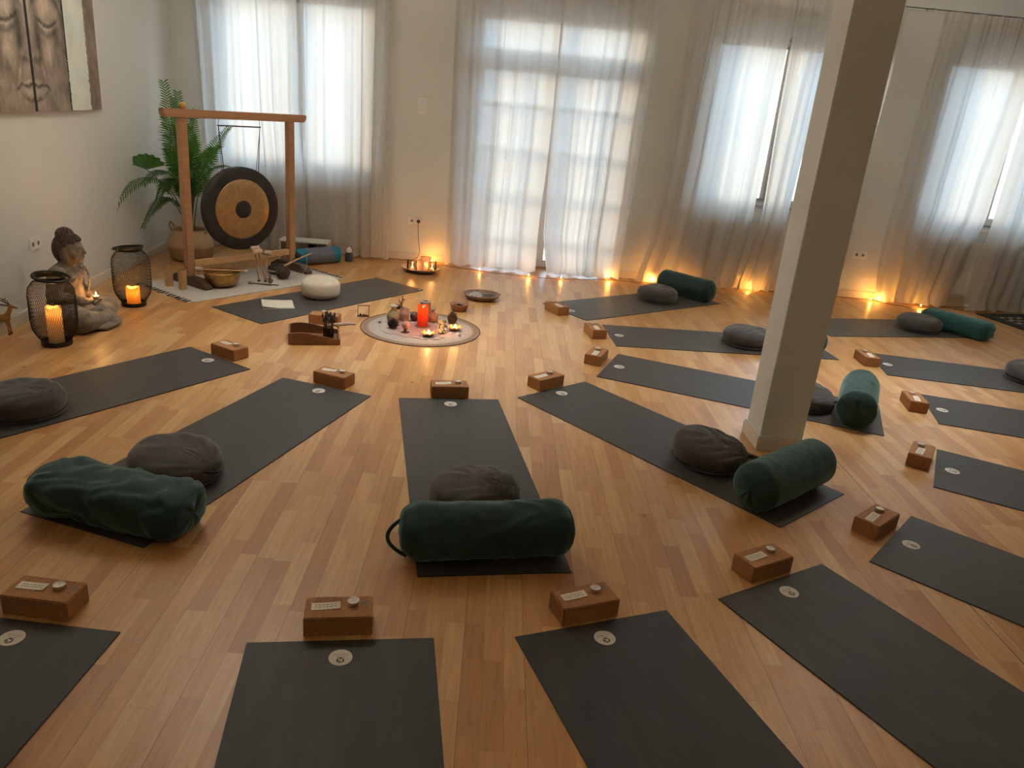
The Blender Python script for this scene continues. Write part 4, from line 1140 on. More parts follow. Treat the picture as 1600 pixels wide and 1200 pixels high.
b = MB(); b.box(0.04, 0, 0.08, 0.06, 0.10, 0.16); b.build('housing', M['black_metal'], t, bevel=0.004)
b = MB(); b.lathe([(0.02, 0), (0.022, 0.002), (0.0, 0.001)], 20, Matrix.Translation((0.04, -0.051, 0.10)) @ Matrix.Rotation(PI / 2, 4, 'X'), cap=False); b.build('driver', M['gong_dark'], t, smooth=True)
t = thing('dark_jar', 'small dark jar on the floor under the left curtain', 'jar', (-1.845, 8.06, 0))
b = MB(); b.lathe([(0.0, 0.0), (0.036, 0.0), (0.042, 0.01), (0.042, 0.075), (0.036, 0.09), (0.036, 0.10), (0.032, 0.10), (0.032, 0.02), (0, 0.02)], 28, cap=False); b.build('jar_body', simple('slate_glaze', (0.035, 0.040, 0.055), 0.4), t, smooth=True)
b = MB(); b.lathe([(0.030, 0.085), (0.028, 0.13), (0.012, 0.15), (0.0, 0.152)], 24, cap=False); b.build('pale_stopper', M['white'], t, smooth=True)

# ------------------------------------------------------------------ meditating statue
SZ = R(7)
t = thing('seated_statue', 'grey stone seated meditating statue with curled brown hair, by the left wall', 'statue', (-3.075, 5.135, 0), SZ)
b = MB()
b.ball((-0.04, 0, 0.095), (0.150, 0.185, 0.095), 24)
for s in (-1, 1):
    b.cap((-0.06, s * 0.105, 0.105), (0.105, s * 0.195, 0.085), 0.098, 0.085, 18)       # thigh
    b.cap((0.105, s * 0.195, 0.080), (0.185, s * 0.03, 0.058), 0.078, 0.052, 16)        # shin folded in
    b.cap((0.185, s * 0.03, 0.056), (0.13, -s * 0.10, 0.080), 0.048, 0.036, 12)         # foot
    b.cap((-0.050, s * 0.140, 0.385), (-0.065, s * 0.180, 0.245), 0.058, 0.048, 16)     # upper arm
    b.cap((-0.065, s * 0.180, 0.245), (0.075, s * 0.070, 0.190), 0.046, 0.031, 16)      # forearm
    b.cap((0.07, s * 0.070, 0.187), (0.125, s * 0.01, 0.180), 0.029, 0.022, 12)         # palm
    for k in range(4): b.cap((0.115, s * (0.03 - 0.006 * k), 0.172 + 0.006 * k), (0.137 + 0.004 * k, -s * (0.035 + 0.004 * (3 - abs(k - 1))), 0.170 + 0.006 * k), 0.0090, 0.0070, 8)
    b.cap((0.09, s * 0.045, 0.190), (0.112, s * 0.014, 0.208), 0.010, 0.007, 8)         # thumb
b.ball((0.02, 0, 0.125), (0.15, 0.14, 0.065), 20)
b.cap((-0.070, 0, 0.15), (-0.060, 0, 0.26), 0.122, 0.108, 20)
b.ball((-0.055, 0, 0.330), (0.098, 0.148, 0.100), 24)
b.ball((-0.058, 0, 0.390), (0.072, 0.162, 0.055), 20)
for s in (-1, 1): b.ball((0.0, s * 0.058, 0.345), (0.045, 0.052, 0.042), 14)            # chest
b.cap((-0.048, 0, 0.40), (-0.030, 0, 0.46), 0.058, 0.050, 16)
# robe edge over the left shoulder and folds dropping from the lap
for k in range(10):
    u = k / 9; b.ball((0.035 + 0.028 * math.sin(u * 3), 0.10 - 0.03 * u, 0.39 - 0.19 * u), 0.011, 8)
for k in range(7): b.cap((0.115, 0.12 - 0.040 * k, 0.138), (0.232 - 0.004 * abs(k - 3), 0.095 - 0.031 * k, 0.016), 0.017, 0.022, 10)
b.ball((0.19, 0.0, 0.026), (0.080, 0.15, 0.034), 18)
# head and face
hs = Matrix.Translation((-0.012, 0, 0.47)) @ Matrix.Scale(1.12, 4) @ Matrix.Translation((0.012, 0, -0.47))
hb = MB()
hb.ball((-0.012, 0, 0.525), (0.078, 0.066, 0.088), 28)
hb.ball((0.016, 0, 0.492), (0.052, 0.050, 0.050), 20)
hb.cap((0.060, 0, 0.538), (0.0735, 0, 0.511), 0.0090, 0.0125, 10)
hb.ball((0.060, 0, 0.486), (0.012, 0.020, 0.006), 12); hb.ball((0.057, 0, 0.476), (0.012, 0.017, 0.006), 12); hb.ball((0.045, 0, 0.458), (0.018, 0.020, 0.014), 12)
for s in (-1, 1):
    hb.ball((0.052, s * 0.026, 0.529), (0.012, 0.017, 0.007), 12)
    hb.cap((0.060, s * 0.010, 0.549), (0.048, s * 0.042, 0.546), 0.006, 0.004, 8)
    hb.ball((0.032, s * 0.036, 0.495), (0.022, 0.020, 0.022), 12)
    hb.cap((-0.010, s * 0.068, 0.535), (-0.006, s * 0.066, 0.462), 0.015, 0.011, 12)
b.add([hs @ Vector(v) for v in hb.v], hb.f)
rm(b, 'stone_body', M['stone'], t, 0.0036, 3, 0.5)
def hz(x): return 0.548 + (-0.55 if x > 0.02 else 0) * 0 + 0.22 * max(0, x) - 0.55 * max(0, -x - 0.0)
hb = MB()
for i in range(26):
    ph_ = PI * (i + 0.5) / 26
    n = max(4, int(28 * math.sin(ph_)))
    for k in range(n):
        a = 2 * PI * (k + 0.5 * (i % 2)) / n
        x = -0.016 + 0.084 * math.sin(ph_) * math.cos(a); y = 0.073 * math.sin(ph_) * math.sin(a); z = 0.528 + 0.096 * math.cos(ph_)
        if z < 0.562 + 0.35 * max(0, x) - 1.0 * max(0, -x - 0.01) and not (x < -0.055 and z > 0.455): continue
        hb.ball((x, y, z), 0.0105, 6)
for i in range(9):
    ph_ = PI * 0.55 * (i + 0.3) / 9
    n = max(3, int(18 * math.sin(ph_)))
    for k in range(n):
        a = 2 * PI * (k + 0.5 * (i % 2)) / n
        hb.ball((-0.030 + 0.045 * math.sin(ph_) * math.cos(a), 0.045 * math.sin(ph_) * math.sin(a), 0.612 + 0.040 * math.cos(ph_)), 0.0095, 6)
hb.ball((-0.030, 0, 0.612), (0.042, 0.042, 0.036), 16)
b = MB(); b.add([hs @ Vector(v) for v in hb.v], hb.f)
b.build('hair_curls', M['stone_hair'], t, smooth=True)
sm_ = Matrix.Translation((-3.075, 5.135, 0)) @ Matrix.Rotation(SZ, 4, 'Z')
def lit_tealight(loc, words, power=1.2, cup=None):
    t = dup(cproto); t.matrix_world = Matrix.Translation(loc); t.name = 'lit_tealight'
    tag(t, words, 'tealight', 'burning tealights')
    b = MB(); b.lathe([(0.0, 0.018), (0.0035, 0.021), (0.0045, 0.027), (0.003, 0.035), (0.0, 0.044)], 14, cap=False)
    b.build('flame', M['flame'], t, smooth=True)
    lamp(t, (0, 0, 0.048), power)
    return t
lit_tealight(sm_ @ Vector((0.132, 0, 0.2010)), 'burning tealight in the hands of the seated statue', 0.4)

# ------------------------------------------------------------------ mesh lanterns
def lantern_parts(t):
    prof = [(0.085, 0.030), (0.105, 0.060), (0.128, 0.105), (0.136, 0.16), (0.136, 0.25), (0.136, 0.33), (0.128, 0.375), (0.108, 0.405), (0.086, 0.430)]
    def pr(u):
        q = u * (len(prof) - 1); i = min(len(prof) - 2, int(q)); f = q - i
        return prof[i][0] + (prof[i + 1][0] - prof[i][0]) * f, prof[i][1] + (prof[i + 1][1] - prof[i][1]) * f
    b = MB(); NH = 64; NS = 26
    for sg in (-1, 1):
        for h in range(NH):
            pts = []
            for i in range(NS + 1):
                u = i / NS; r, z = pr(u); a = 2 * PI * h / NH + sg * u * 1.35
                pts.append((r * math.cos(a), r * math.sin(a), z))
            b.tube(pts, 0.0010, 3)
    b.build('wire_mesh', M['black_metal'], t, smooth='all')
    b = MB(); b.lathe([(0.0, 0.0), (0.088, 0.0), (0.090, 0.004), (0.090, 0.030), (0.084, 0.030), (0.083, 0.008), (0.0, 0.008)], 48, cap=False); b.build('base_dish', M['black_metal'], t, smooth=True)
    b = MB(); b.lathe([(0.082, 0.428), (0.089, 0.428), (0.089, 0.452), (0.082, 0.452), (0.082, 0.428)], 48, cap=False); b.build('neck_ring', M['black_metal'], t, smooth=True)
    b = MB(); b.tube([(0.015 + 0.104 * math.cos(2 * PI * k / 48), 0.100 * math.sin(2 * PI * k / 48), 0.447 + 0.014 * math.cos(2 * PI * k / 48) * -1) for k in range(48)], 0.0095, 10, closed=True); b.build('handle_ring', M['black_metal'], t, smooth=True)
    for s in (-1, 1):
        b = MB(); b.ball((0.0, s * 0.108, 0.445), 0.005, 10); b.build('rivet', M['tin'], t, smooth=True)
LAN = [(-2.975, 4.70), (-2.985, 5.735)]
t = thing('mesh_lantern', 'black wire mesh lantern in front of the seated statue', 'lantern', (*LAN[0], 0), R(-20), 'black mesh lanterns'); lantern_parts(t)
l2 = dup(t); l2.location = (*LAN[1], 0); l2.rotation_euler = (0, 0, R(160)); tag(l2, 'black wire mesh lantern between the statue and the gong rug')
def pillar_candle(loc, r, h, colr, words, power, glow=(1.0, 0.42, 0.10), fd=0.035, cat='candle', waxmat=None, ragged=0.006, base=None):
    t = thing('pillar_candle', words, cat, loc)
    wax = waxmat or mat_wax('candle_wax', colr)
    w_ = lambda a, z: 1 + 0.02 * math.sin(3 * a + z * 30)
    b = MB(); N = 36
    prof = [(r * 0.99, 0.0), (r, h * 0.3), (r * 0.99, h * 0.7), (r, h - 0.006), (r * 0.95, h), (r * 0.86, h - 0.003), (r * 0.80, h - fd), (0.0, h - fd - 0.004)]
    vs = []; fs = []
    for r_, z in prof:
        for k in range(N):
            a = 2 * PI * k / N
            rr_ = r_ * w_(a, z); zz = z + (ragged * math.sin(a * 2 + 1) + ragged * 0.5 * math.sin(a * 5) if z > h * 0.9 and r_ > r * 0.8 else 0)
            vs.append((rr_ * math.cos(a), rr_ * math.sin(a), zz))
    for j in range(len(prof) - 1):
        for k in range(N):
            k2 = (k + 1) % N; fs.append((j * N + k, j * N + k2, (j + 1) * N + k2, (j + 1) * N + k))
    fs.append(tuple(reversed(range(N))))
    b.add(vs, fs); wo = b.build('wax_body', wax, t, smooth=True)
    b = MB(); b.tube([(0, 0, h - fd - 0.002), (0.001, 0, h - fd + 0.012)], 0.0010, 6); b.build('wick', M['ink'], t)
    b = MB(); b.lathe([(0.0, 0.0), (0.0055, 0.006), (0.006, 0.014), (0.0035, 0.026), (0.0, 0.036)], 16, Matrix.Translation((0, 0, h - fd + 0.008)), cap=False); b.build('flame', M['flame'], t, smooth=True)
    lamp(t, (0, 0, h - fd + 0.026), power, glow, 0.010)
    return t
pillar_candle((*LAN[0], 0.0082), 0.046, 0.245, (0.82, 0.66, 0.42), 'tall burning ivory candle inside the lantern before the statue', 1.6, (1.0, 0.36, 0.06), fd=0.06)
pillar_candle((*LAN[1], 0.0082), 0.049, 0.138, (0.95, 0.66, 0.26), 'short glowing candle inside the lantern near the rug', 4.0, (1.0, 0.50, 0.13), fd=0.07)

# ------------------------------------------------------------------ deer figure at the left edge
t = thing('deer_figurine', 'tan deer figurine by the left wall, cut by the picture edge', 'figurine', (-3.36, 4.80, 0), R(10))
b = MB()
b.cap((-0.075, 0, 0.105), (0.0, 0, 0.110), 0.026, 0.027, 14)
b.cap((0.0, 0, 0.115), (0.028, 0, 0.165), 0.022, 0.013, 12)
b.cap((0.028, 0, 0.170), (0.040, 0, 0.192), 0.013, 0.014, 12)
b.cap((0.040, 0, 0.192), (0.075, 0, 0.183), 0.013, 0.007, 12)
for s in (-1, 1):
    b.cap((0.002, s * 0.012, 0.10), (0.012, s * 0.014, 0.055), 0.012, 0.0065, 10); b.cap((0.012, s * 0.014, 0.055), (0.014, s * 0.015, 0.010), 0.0065, 0.006, 8)
    b.cap((-0.078, s * 0.012, 0.10), (-0.090, s * 0.014, 0.055), 0.014, 0.0065, 10); b.cap((-0.090, s * 0.014, 0.055), (-0.082, s * 0.015, 0.010), 0.0065, 0.006, 8)
b.cap((-0.10, 0, 0.115), (-0.115, 0, 0.095), 0.008, 0.005, 8)
rm(b, 'deer_body', simple('golden_tan', (0.36, 0.17, 0.045), 0.5), t, 0.003, 3)
for s in (-1, 1):
    b = MB(); b.cap((0.028, s * 0.012, 0.200), (-0.02, s * 0.035, 0.212), 0.005, 0.004, 8); b.build('ear', M['walnut'], t, smooth=True)
    b = MB(); b.tube([(0.030, s * 0.006, 0.202), (0.012, s * 0.012, 0.225), (-0.025, s * 0.016, 0.238)], 0.0035, 6); b.tube([(0.0, s * 0.014, 0.230), (0.006, s * 0.016, 0.246)], 0.0028, 6); b.build('antler', M['walnut'], t, smooth=True)
for x in (0.014, -0.082):
    for s in (-1, 1):
        b = MB(); b.lathe([(0.0065, 0), (0.0085, 0.001), (0.0065, 0.010)], 12, Matrix.Translation((x, s * 0.015, 0))); b.build('hoof', M['ink'], t, smooth=True)
# ------------------------------------------------------------------ round cloth with its altar things
MC = Vector((-0.757, 5.815, 0)); MR = 0.468
def mandala():
    tt = NT('mandala_cloth'); o_ = tt.obj()
    s = tt.n('SeparateXYZ', i_0=o_)
    rad = tt.n('VectorMath', operation='LENGTH', i_0=tt.n('CombineXYZ', i_0=s.outputs[0], i_1=s.outputs[1], i_2=0.0).outputs[0]).outputs['Value']
    ang = tt.math('ARCTAN2', s.outputs[1], s.outputs[0])
    rn = tt.math('DIVIDE', rad, MR)
    base = tt.ramp(rn, [(0.0, (0.27, 0.12, 0.09)), (0.30, (0.30, 0.16, 0.125)), (0.48, (0.33, 0.21, 0.17)), (0.62, (0.33, 0.27, 0.225)), (0.84, (0.34, 0.285, 0.23)), (0.90, (0.26, 0.165, 0.095)), (0.97, (0.27, 0.17, 0.095)), (1.0, (0.16, 0.08, 0.04))])
    pet = tt.math('ABSOLUTE', tt.math('SINE', tt.math('MULTIPLY', ang, 8.0)))
    edge = tt.math('SUBTRACT', rn, tt.math('ADD', 0.34, tt.math('MULTIPLY', pet, 0.16)))
    l1 = tt.math('LESS_THAN', tt.math('ABSOLUTE', edge), 0.010)
    pet2 = tt.math('ABSOLUTE', tt.math('SINE', tt.math('ADD', tt.math('MULTIPLY', ang, 12.0), 0.4)))
    l2_ = tt.math('LESS_THAN', tt.math('ABSOLUTE', tt.math('SUBTRACT', rn, tt.math('ADD', 0.64, tt.math('MULTIPLY', pet2, 0.14)))), 0.008)
    rings = tt.math('LESS_THAN', tt.math('ABSOLUTE', tt.math('SUBTRACT', tt.math('FRACT', tt.math('MULTIPLY', rn, 8.0)), 0.5)), 0.05)
    tick = tt.math('MULTIPLY', tt.math('LESS_THAN', tt.math('SINE', tt.math('MULTIPLY', ang, 90.0)), -0.2), tt.math('MULTIPLY', tt.math('GREATER_THAN', rn, 0.88), tt.math('LESS_THAN', rn, 0.95)))
    f = tt.math('MINIMUM', 1.0, tt.math('ADD', tt.math('ADD', tt.math('MULTIPLY', l1, 0.6), tt.math('MULTIPLY', l2_, 0.45)), tt.math('ADD', tt.math('MULTIPLY', rings, 0.35), tt.math('MULTIPLY', tick, 0.5))))
    c = tt.mix(f, base, (0.13, 0.075, 0.05))
    return tt.done(tt.bsdf(c, 0.9, tt.noise(300, 2, o_), 0.4, 0.001))
t = thing('mandala_cloth', 'round patterned cloth on the floor with the red candle in its middle', 'cloth', MC)
b = MB(); b.lathe([(0.0, 0.004), (0.15, 0.004), (0.30, 0.004), (MR - 0.002, 0.004), (MR, 0.003), (MR, 0.0)], 96, cap=False, wob=lambda a, z: 1 + 0.003 * math.sin(7 * a)); b.build('patterned_face', mandala(), t, smooth=True)
b = MB(); b.tube([((MR - 0.001) * (1 + 0.003 * math.sin(14 * PI * k / 96)) * math.cos(2 * PI * k / 96), (MR - 0.001) * (1 + 0.003 * math.sin(14 * PI * k / 96)) * math.sin(2 * PI * k / 96), 0.0035) for k in range(96)], 0.0035, 6, closed=True); b.build('bound_edge', M['walnut'], t, smooth=True)
tz = 0.0045
redwax = mat_wax('red_wax', (0.36, 0.022, 0.012), 0.40, (0.95, 0.22, 0.05))
pillar_candle((-0.752, 5.880, tz + 0.004), 0.042, 0.168, None, 'burning red pillar candle in the middle of the round cloth', 0.8, (1.0, 0.55, 0.12), fd=0.055, waxmat=redwax)
t = thing('candle_plate', 'small round coaster under the red candle', 'coaster', (-0.752, 5.880, tz))
b = MB(); b.lathe([(0.0, 0.0), (0.062, 0.0), (0.064, 0.004), (0.0, 0.0038)], 32, cap=False); b.build('disc', M['olive'], t, smooth=True)
def lotus(x, y, words, wt):
    t = thing('lotus_bowl', words, 'candle holder', (x, y, tz), 0, 'gold lotus candle holders')
    b = MB(); b.lathe([(0.0, 0.0), (0.022, 0.0), (0.026, 0.005), (0.040, 0.020), (0.038, 0.021), (0.024, 0.0075), (0.0, 0.006)], 28, cap=False); b.build('dish', M['gold'], t, smooth=True)
    for k in range(8):
        a = 2 * PI * k / 8
        Mx = Matrix.Rotation(a, 4, 'Z')
        b = MB(); vs = []; fs = []
        for i in range(5):
            u = i / 4; w_ = 0.016 * math.sin(PI * (0.25 + 0.75 * u)) + (0.0006 if i == 4 else 0)
            for j in (-1, 0, 1):
                vs.append(Mx @ Vector((0.030 + 0.026 * u, j * w_, 0.010 + 0.026 * u ** 1.4 + (0.002 * abs(j)))))
        for i in range(4):
            for j in range(2): fs.append((i * 3 + j, i * 3 + j + 1, i * 3 + j + 4, i * 3 + j + 3))
        b.add(vs, fs); b.build('petal', M['gold'], t, smooth='all')
    lit_tealight((x, y, tz + 0.0075), wt, 0.8)
lotus(-0.672, 5.615, 'gold lotus candle holder at the front of the round cloth', 'burning tealight in the front lotus holder on the round cloth')
lotus(-0.490, 5.835, 'gold lotus candle holder at the right of the round cloth', 'burning tealight in the right lotus holder on the round cloth')
def cone(x, y, h, r, words, tilt=0):
    t = thing('pinecone', words, 'pinecone', (x, y, tz), 0, 'pinecones on the round cloth')
    b = MB(); rr = random.Random(int(x * 1000))
    b.lathe([(0.0, 0.004), (r * 0.55, 0.012), (r * 0.62, h * 0.35), (r * 0.4, h * 0.7), (0.0, h * 0.95)], 16, cap=False)
    L = 11
    for i in range(L):
        u = i / (L - 1); z = 0.008 + h * 0.88 * u; rad = r * (math.sin(PI * (0.22 + 0.74 * u)) ** 0.8)
        n = max(4, int(12 * (1 - 0.55 * u)))
        for k in range(n):
            a = 2 * PI * (k + 0.5 * (i % 2)) / n
            Mx = Matrix.Translation((rad * 0.72 * math.cos(a), rad * 0.72 * math.sin(a), z)) @ Matrix.Rotation(a, 4, 'Z') @ Matrix.Rotation(-0.35, 4, 'Y')
            b.ball((0, 0, 0), (rad * 0.30 + 0.004, 0.0085 * (1 - 0.3 * u), 0.0038), 7, Mx)
    b.build('scales', M['bark'], t, smooth=True)
    b = MB(); b.lathe([(0.006, 0.0), (0.005, 0.006)], 8); b.build('stalk', M['walnut'], t)
cone(-0.965, 5.745, 0.078, 0.042, 'dark pinecone at the left of the round cloth, before the gourd')
cone(-0.532, 6.035, 0.100, 0.042, 'dark pinecone at the right of the round cloth')
def gourd(x, y, sc_, mt, tie, words):
    t = thing('gourd_pouch', words, 'ornament', (x, y, tz))
    b = MB(); b.lathe([(0.0, 0.0), (0.030 * sc_, 0.002 * sc_), (0.050 * sc_, 0.022 * sc_), (0.055 * sc_, 0.050 * sc_), (0.044 * sc_, 0.080 * sc_), (0.022 * sc_, 0.105 * sc_), (0.016 * sc_, 0.118 * sc_), (0.020 * sc_, 0.130 * sc_), (0.0, 0.128 * sc_)], 28, cap=False); b.build('belly', mt, t, smooth=True)
    b = MB()
    for k in range(5):
        a = 2 * PI * k / 5 + 0.4; b.ball((0.020 * sc_ * math.cos(a), 0.020 * sc_ * math.sin(a), 0.135 * sc_), (0.016 * sc_, 0.012 * sc_, 0.010 * sc_), 10)
    b.lathe([(0.019 * sc_, 0.112 * sc_), (0.021 * sc_, 0.118 * sc_), (0.019 * sc_, 0.124 * sc_)], 16, cap=False)
    b.build('tied_top', tie, t, smooth=True)
gourd(-0.990, 5.905, 1.0, simple('olive_ceramic', (0.22, 0.17, 0.085), 0.45), simple('pale_ribbon', (0.42, 0.36, 0.28), 0.8), 'olive brown gourd shaped ornament with pale tied top, on the cloth')
gourd(-0.690, 6.030, 0.78, simple('copper_ceramic', (0.24, 0.10, 0.055), 0.4), simple('brown_ribbon', (0.22, 0.16, 0.11), 0.8), 'small copper brown gourd ornament right of the red candle')
t = thing('candle_glass', 'frosted pinkish candle glass behind the left gourd', 'glass', (-0.915, 5.985, tz))
b = MB(); b.lathe([(0.0, 0.0), (0.037, 0.0), (0.039, 0.004), (0.039, 0.098), (0.036, 0.098), (0.036, 0.008), (0.0, 0.006)], 32, cap=False)
fg = NT('frosted_glass'); M['frosted'] = fg.done(fg.n('MixShader', i_0=0.45, i_1=fg.n('BsdfTransparent', i_0=(1, 0.93, 0.9, 1)).outputs[0], i_2=fg.bsdf((0.50, 0.36, 0.31), 0.35).outputs[0]))
b.build('glass_body', M['frosted'], t, smooth=True)
b = MB(); b.lathe([(0.0, 0.009), (0.0355, 0.009), (0.0355, 0.06), (0.0, 0.058)], 28, cap=False); b.build('wax_fill', simple('rose_wax', (0.48, 0.28, 0.24), 0.6), t, smooth=True)
t = thing('dark_sphere', 'dark brown round ball left behind the red candle', 'ball', (-0.838, 6.010, tz))
b = MB(); b.ball((0, 0, 0.036), 0.036, 24); b.build('ball_body', simple('dark_shell', (0.060, 0.028, 0.018), 0.5), t, smooth=True)
b = MB(); b.lathe([(0.010, 0.070), (0.006, 0.075), (0, 0.0755)], 12, cap=False); b.build('stub', M['walnut'], t, smooth=True)
t = thing('rose_ball', 'small dusty pink ball on a dark stand, front left of cloth', 'ornament', (-0.853, 5.660, tz))
b = MB(); b.ball((0, 0, 0.060), (0.032, 0.032, 0.030), 24); b.lathe([(0.006, 0.088), (0.003, 0.098), (0, 0.099)], 10, cap=False); b.build('pink_ball', simple('dusty_pink', (0.40, 0.17, 0.13), 0.5), t, smooth=True)
b = MB(); b.lathe([(0.022, 0.0), (0.018, 0.006), (0.010, 0.014), (0.011, 0.024), (0.018, 0.032)], 20); b.build('stand', M['walnut'], t, smooth=True)
for k in range(3):
    a = 2 * PI * k / 3; b = MB(); b.ball((0.022 * math.cos(a), 0.022 * math.sin(a), 0.006), (0.009, 0.009, 0.006), 8); b.build('stand_foot', M['walnut'], t, smooth=True)
t = thing('seated_figurine', 'small greenish seated figurine right front on the round cloth', 'figurine', (-0.580, 5.735, tz), R(-70))
b = MB(); b.ball((0, 0, 0.022), (0.030, 0.036, 0.022), 16); b.cap((-0.004, 0, 0.03), (-0.004, 0, 0.062), 0.024, 0.018, 14); b.ball((0.0, 0, 0.092), (0.017, 0.018, 0.020), 16)
b.cap((0.012, 0, 0.088), (0.022, 0.010, 0.050), 0.007, 0.004, 10); b.ball((-0.002, 0, 0.112), (0.009, 0.009, 0.012), 10)
for s in (-1, 1):
    b.ball((-0.002, s * 0.022, 0.092), (0.005, 0.014, 0.014), 10); b.cap((-0.004, s * 0.020, 0.066), (0.008, s * 0.034, 0.048), 0.008, 0.006, 8); b.cap((0.008, s * 0.034, 0.048), (0.014, s * 0.030, 0.066), 0.006, 0.005, 8); b.cap((0.0, s * 0.02, 0.016), (0.028, s * 0.014, 0.012), 0.013, 0.009, 10)
rm(b, 'figure_body', simple('greenish_soapstone', (0.30, 0.26, 0.15), 0.45, 0.3, 40), t, 0.0022, 2)
t = thing('concrete_holder', 'grey cylinder candle holder standing behind the red candle', 'candle holder', (-0.775, 6.200, tz))
b = MB(); b.lathe([(0.0, 0.0), (0.040, 0.0), (0.042, 0.003), (0.042, 0.118), (0.036, 0.122), (0.018, 0.122), (0.017, 0.100), (0.0, 0.100)], 32, cap=False); b.build('cylinder', simple('grey_brown_concrete', (0.26, 0.20, 0.155), 0.85, 0.2, 50, 0.4), t, smooth=True)
b = MB(); b.lathe([(0.0, 0.101), (0.0165, 0.101), (0.0165, 0.116), (0, 0.115)], 18, cap=False); b.build('tealight_insert', M['ink'], t, smooth=True)
t = thing('twig', 'small branching driftwood twig standing behind the round cloth', 'twig', (-1.000, 6.335, 0))
b = MB(); b.tube([(0, 0, 0.0), (0.0, 0, 0.05), (0.012, 0, 0.085), (0.008, 0, 0.118)], [0.012, 0.010, 0.007, 0.003], 8); b.tube([(0, 0, 0.04), (-0.02, 0.01, 0.07), (-0.018, 0.01, 0.085)], [0.007, 0.005, 0.003], 7); b.tube([(0.008, 0, 0.075), (0.028, 0, 0.09), (0.034, 0, 0.088)], [0.006, 0.005, 0.003], 7); b.build('branches', simple('driftwood', (0.22, 0.11, 0.05), 0.8, 0.2), t, smooth=True)
b = MB(); b.cap((-0.06, 0, 0.012), (0.01, 0.0, 0.012), 0.012, 0.014, 12); b.ball((-0.03, 0, 0.03), (0.03, 0.02, 0.012), 12); b.build('bark_foot', M['walnut'], t, smooth=True)
t = thing('mala_string', 'thin rosy bead string winding across the front of the cloth', 'bead string', (0, 0, 0))
pts = [(-1.02, 5.63, 0), (-0.97, 5.58, 0), (-0.92, 5.585, 0), (-0.87, 5.57, 0), (-0.83, 5.535, 0), (-0.78, 5.545, 0), (-0.745, 5.53, 0), (-0.70, 5.51, 0), (-0.64, 5.535, 0), (-0.58, 5.56, 0), (-0.55, 5.62, 0)]
b = MB(); b.tube([(x, y, tz + 0.003) for x, y, z in pts], 0.0016, 5); b.build('thread', M['felt'], t, smooth=True)
b = MB()
for i in range(len(pts) - 1):
    for k in range(3):
        p = Vector(pts[i]).lerp(Vector(pts[i + 1]), k / 3); b.ball((p.x, p.y, tz + 0.004), 0.0042, 7)
b.build('beads', simple('rose_beads', (0.42, 0.20, 0.14), 0.4), t, smooth=True)
rr = random.Random(9)
for k, (x, y) in enumerate([(-0.60, 5.95), (-1.09, 5.86), (-0.93, 5.83), (-0.44, 5.70)]):
    W_ = ['behind the seated figurine', 'at the far left rim', 'beside the left pinecone', 'at the right rim'][k]
    b = MB(); b.ball((0, 0, 0.009), (0.014, 0.011, 0.009), 12)
    o = b.build('pebble', simple('pebble_stone', (0.30, 0.26, 0.24), 0.6), None, smooth=True); o.location = (x, y, tz); o.rotation_euler = (0, 0, k)
    tag(o, 'small smooth stone on the round cloth ' + W_, 'stone', 'small stones on the cloth')

# ------------------------------------------------------------------ around the cloth
t = thing('wooden_bowl', 'brown wooden bowl with dark incense lumps, right behind the cloth', 'bowl', (-0.520, 6.480, 0))
b = MB(); b.lathe([(0.0, 0.0), (0.055, 0.0), (0.062, 0.006), (0.078, 0.045), (0.085, 0.058), (0.078, 0.060), (0.058, 0.045), (0.045, 0.035), (0.0, 0.030)], 40, cap=False, wob=lambda a, z: 1 + 0.015 * math.sin(3 * a)); b.build('bowl_body', mat_wood('bowl_wood', (0.20, 0.085, 0.035), (0.30, 0.14, 0.06), 0.5, (20, 20, 60)), t, smooth=True)
t = thing('resin_lumps', 'dark incense lumps heaped in the brown wooden bowl', 'incense', (-0.520, 6.480, 0.030))
b = MB(); rr = random.Random(2)
for k in range(34):
    a = rr.uniform(0, 2 * PI); q = 0.046 * math.sqrt(rr.random()); b.ball((q * math.cos(a), q * math.sin(a), 0.010 + 0.5 * (0.046 - q) * rr.random()), (rr.uniform(0.006, 0.011), rr.uniform(0.006, 0.01), 0.006), 6)
o = b.build('lumps', simple('dark_resin', (0.035, 0.028, 0.026), 0.6, 0.5, 90), t); o['kind'] = 'stuff'
t = thing('slab_plate', 'round wooden slab plate behind the cloth, with shells on it', 'plate', (-0.355, 6.960, 0))
b = MB(); b.lathe([(0.0, 0.010), (0.09, 0.010), (0.13, 0.014), (0.155, 0.030), (0.165, 0.046), (0.170, 0.050), (0.160, 0.052), (0.145, 0.040), (0.12, 0.026), (0.0, 0.020)], 48, cap=False, wob=lambda a, z: 1 + 0.03 * math.sin(2 * a + 1) + 0.012 * math.sin(7 * a)); b.build('plate_body', mat_wood('plate_wood', (0.13, 0.075, 0.045), (0.30, 0.19, 0.12), 0.6, (14, 14, 40)), t, smooth=True)
for k in range(3):
    a = 2 * PI * k / 3; b = MB(); b.lathe([(0.014, 0.0), (0.014, 0.012)], 12, Matrix.Translation((0.09 * math.cos(a), 0.09 * math.sin(a), 0))); b.build('plate_foot', M['walnut'], t)
t = thing('abalone_shell', 'pale ridged shell lying on the wooden slab plate', 'shell', (-0.41, 6.965, 0.022), R(25))
b = MB(); vs = []; fs = []; N = 24
for j in range(9):
    u = j / 8
    for k in range(N):
        a = 2 * PI * k / N; r = u * (0.055 + 0.006 * math.sin(a * 9)); vs.append((r * 1.3 * math.cos(a), r * math.sin(a), 0.040 * (1 - u * u) + 0.004 * math.sin(a * 9) * u))
for j in range(8):
    for k in range(N): k2 = (k + 1) % N; fs.append((j * N + k, j * N + k2, (j + 1) * N + k2, (j + 1) * N + k))
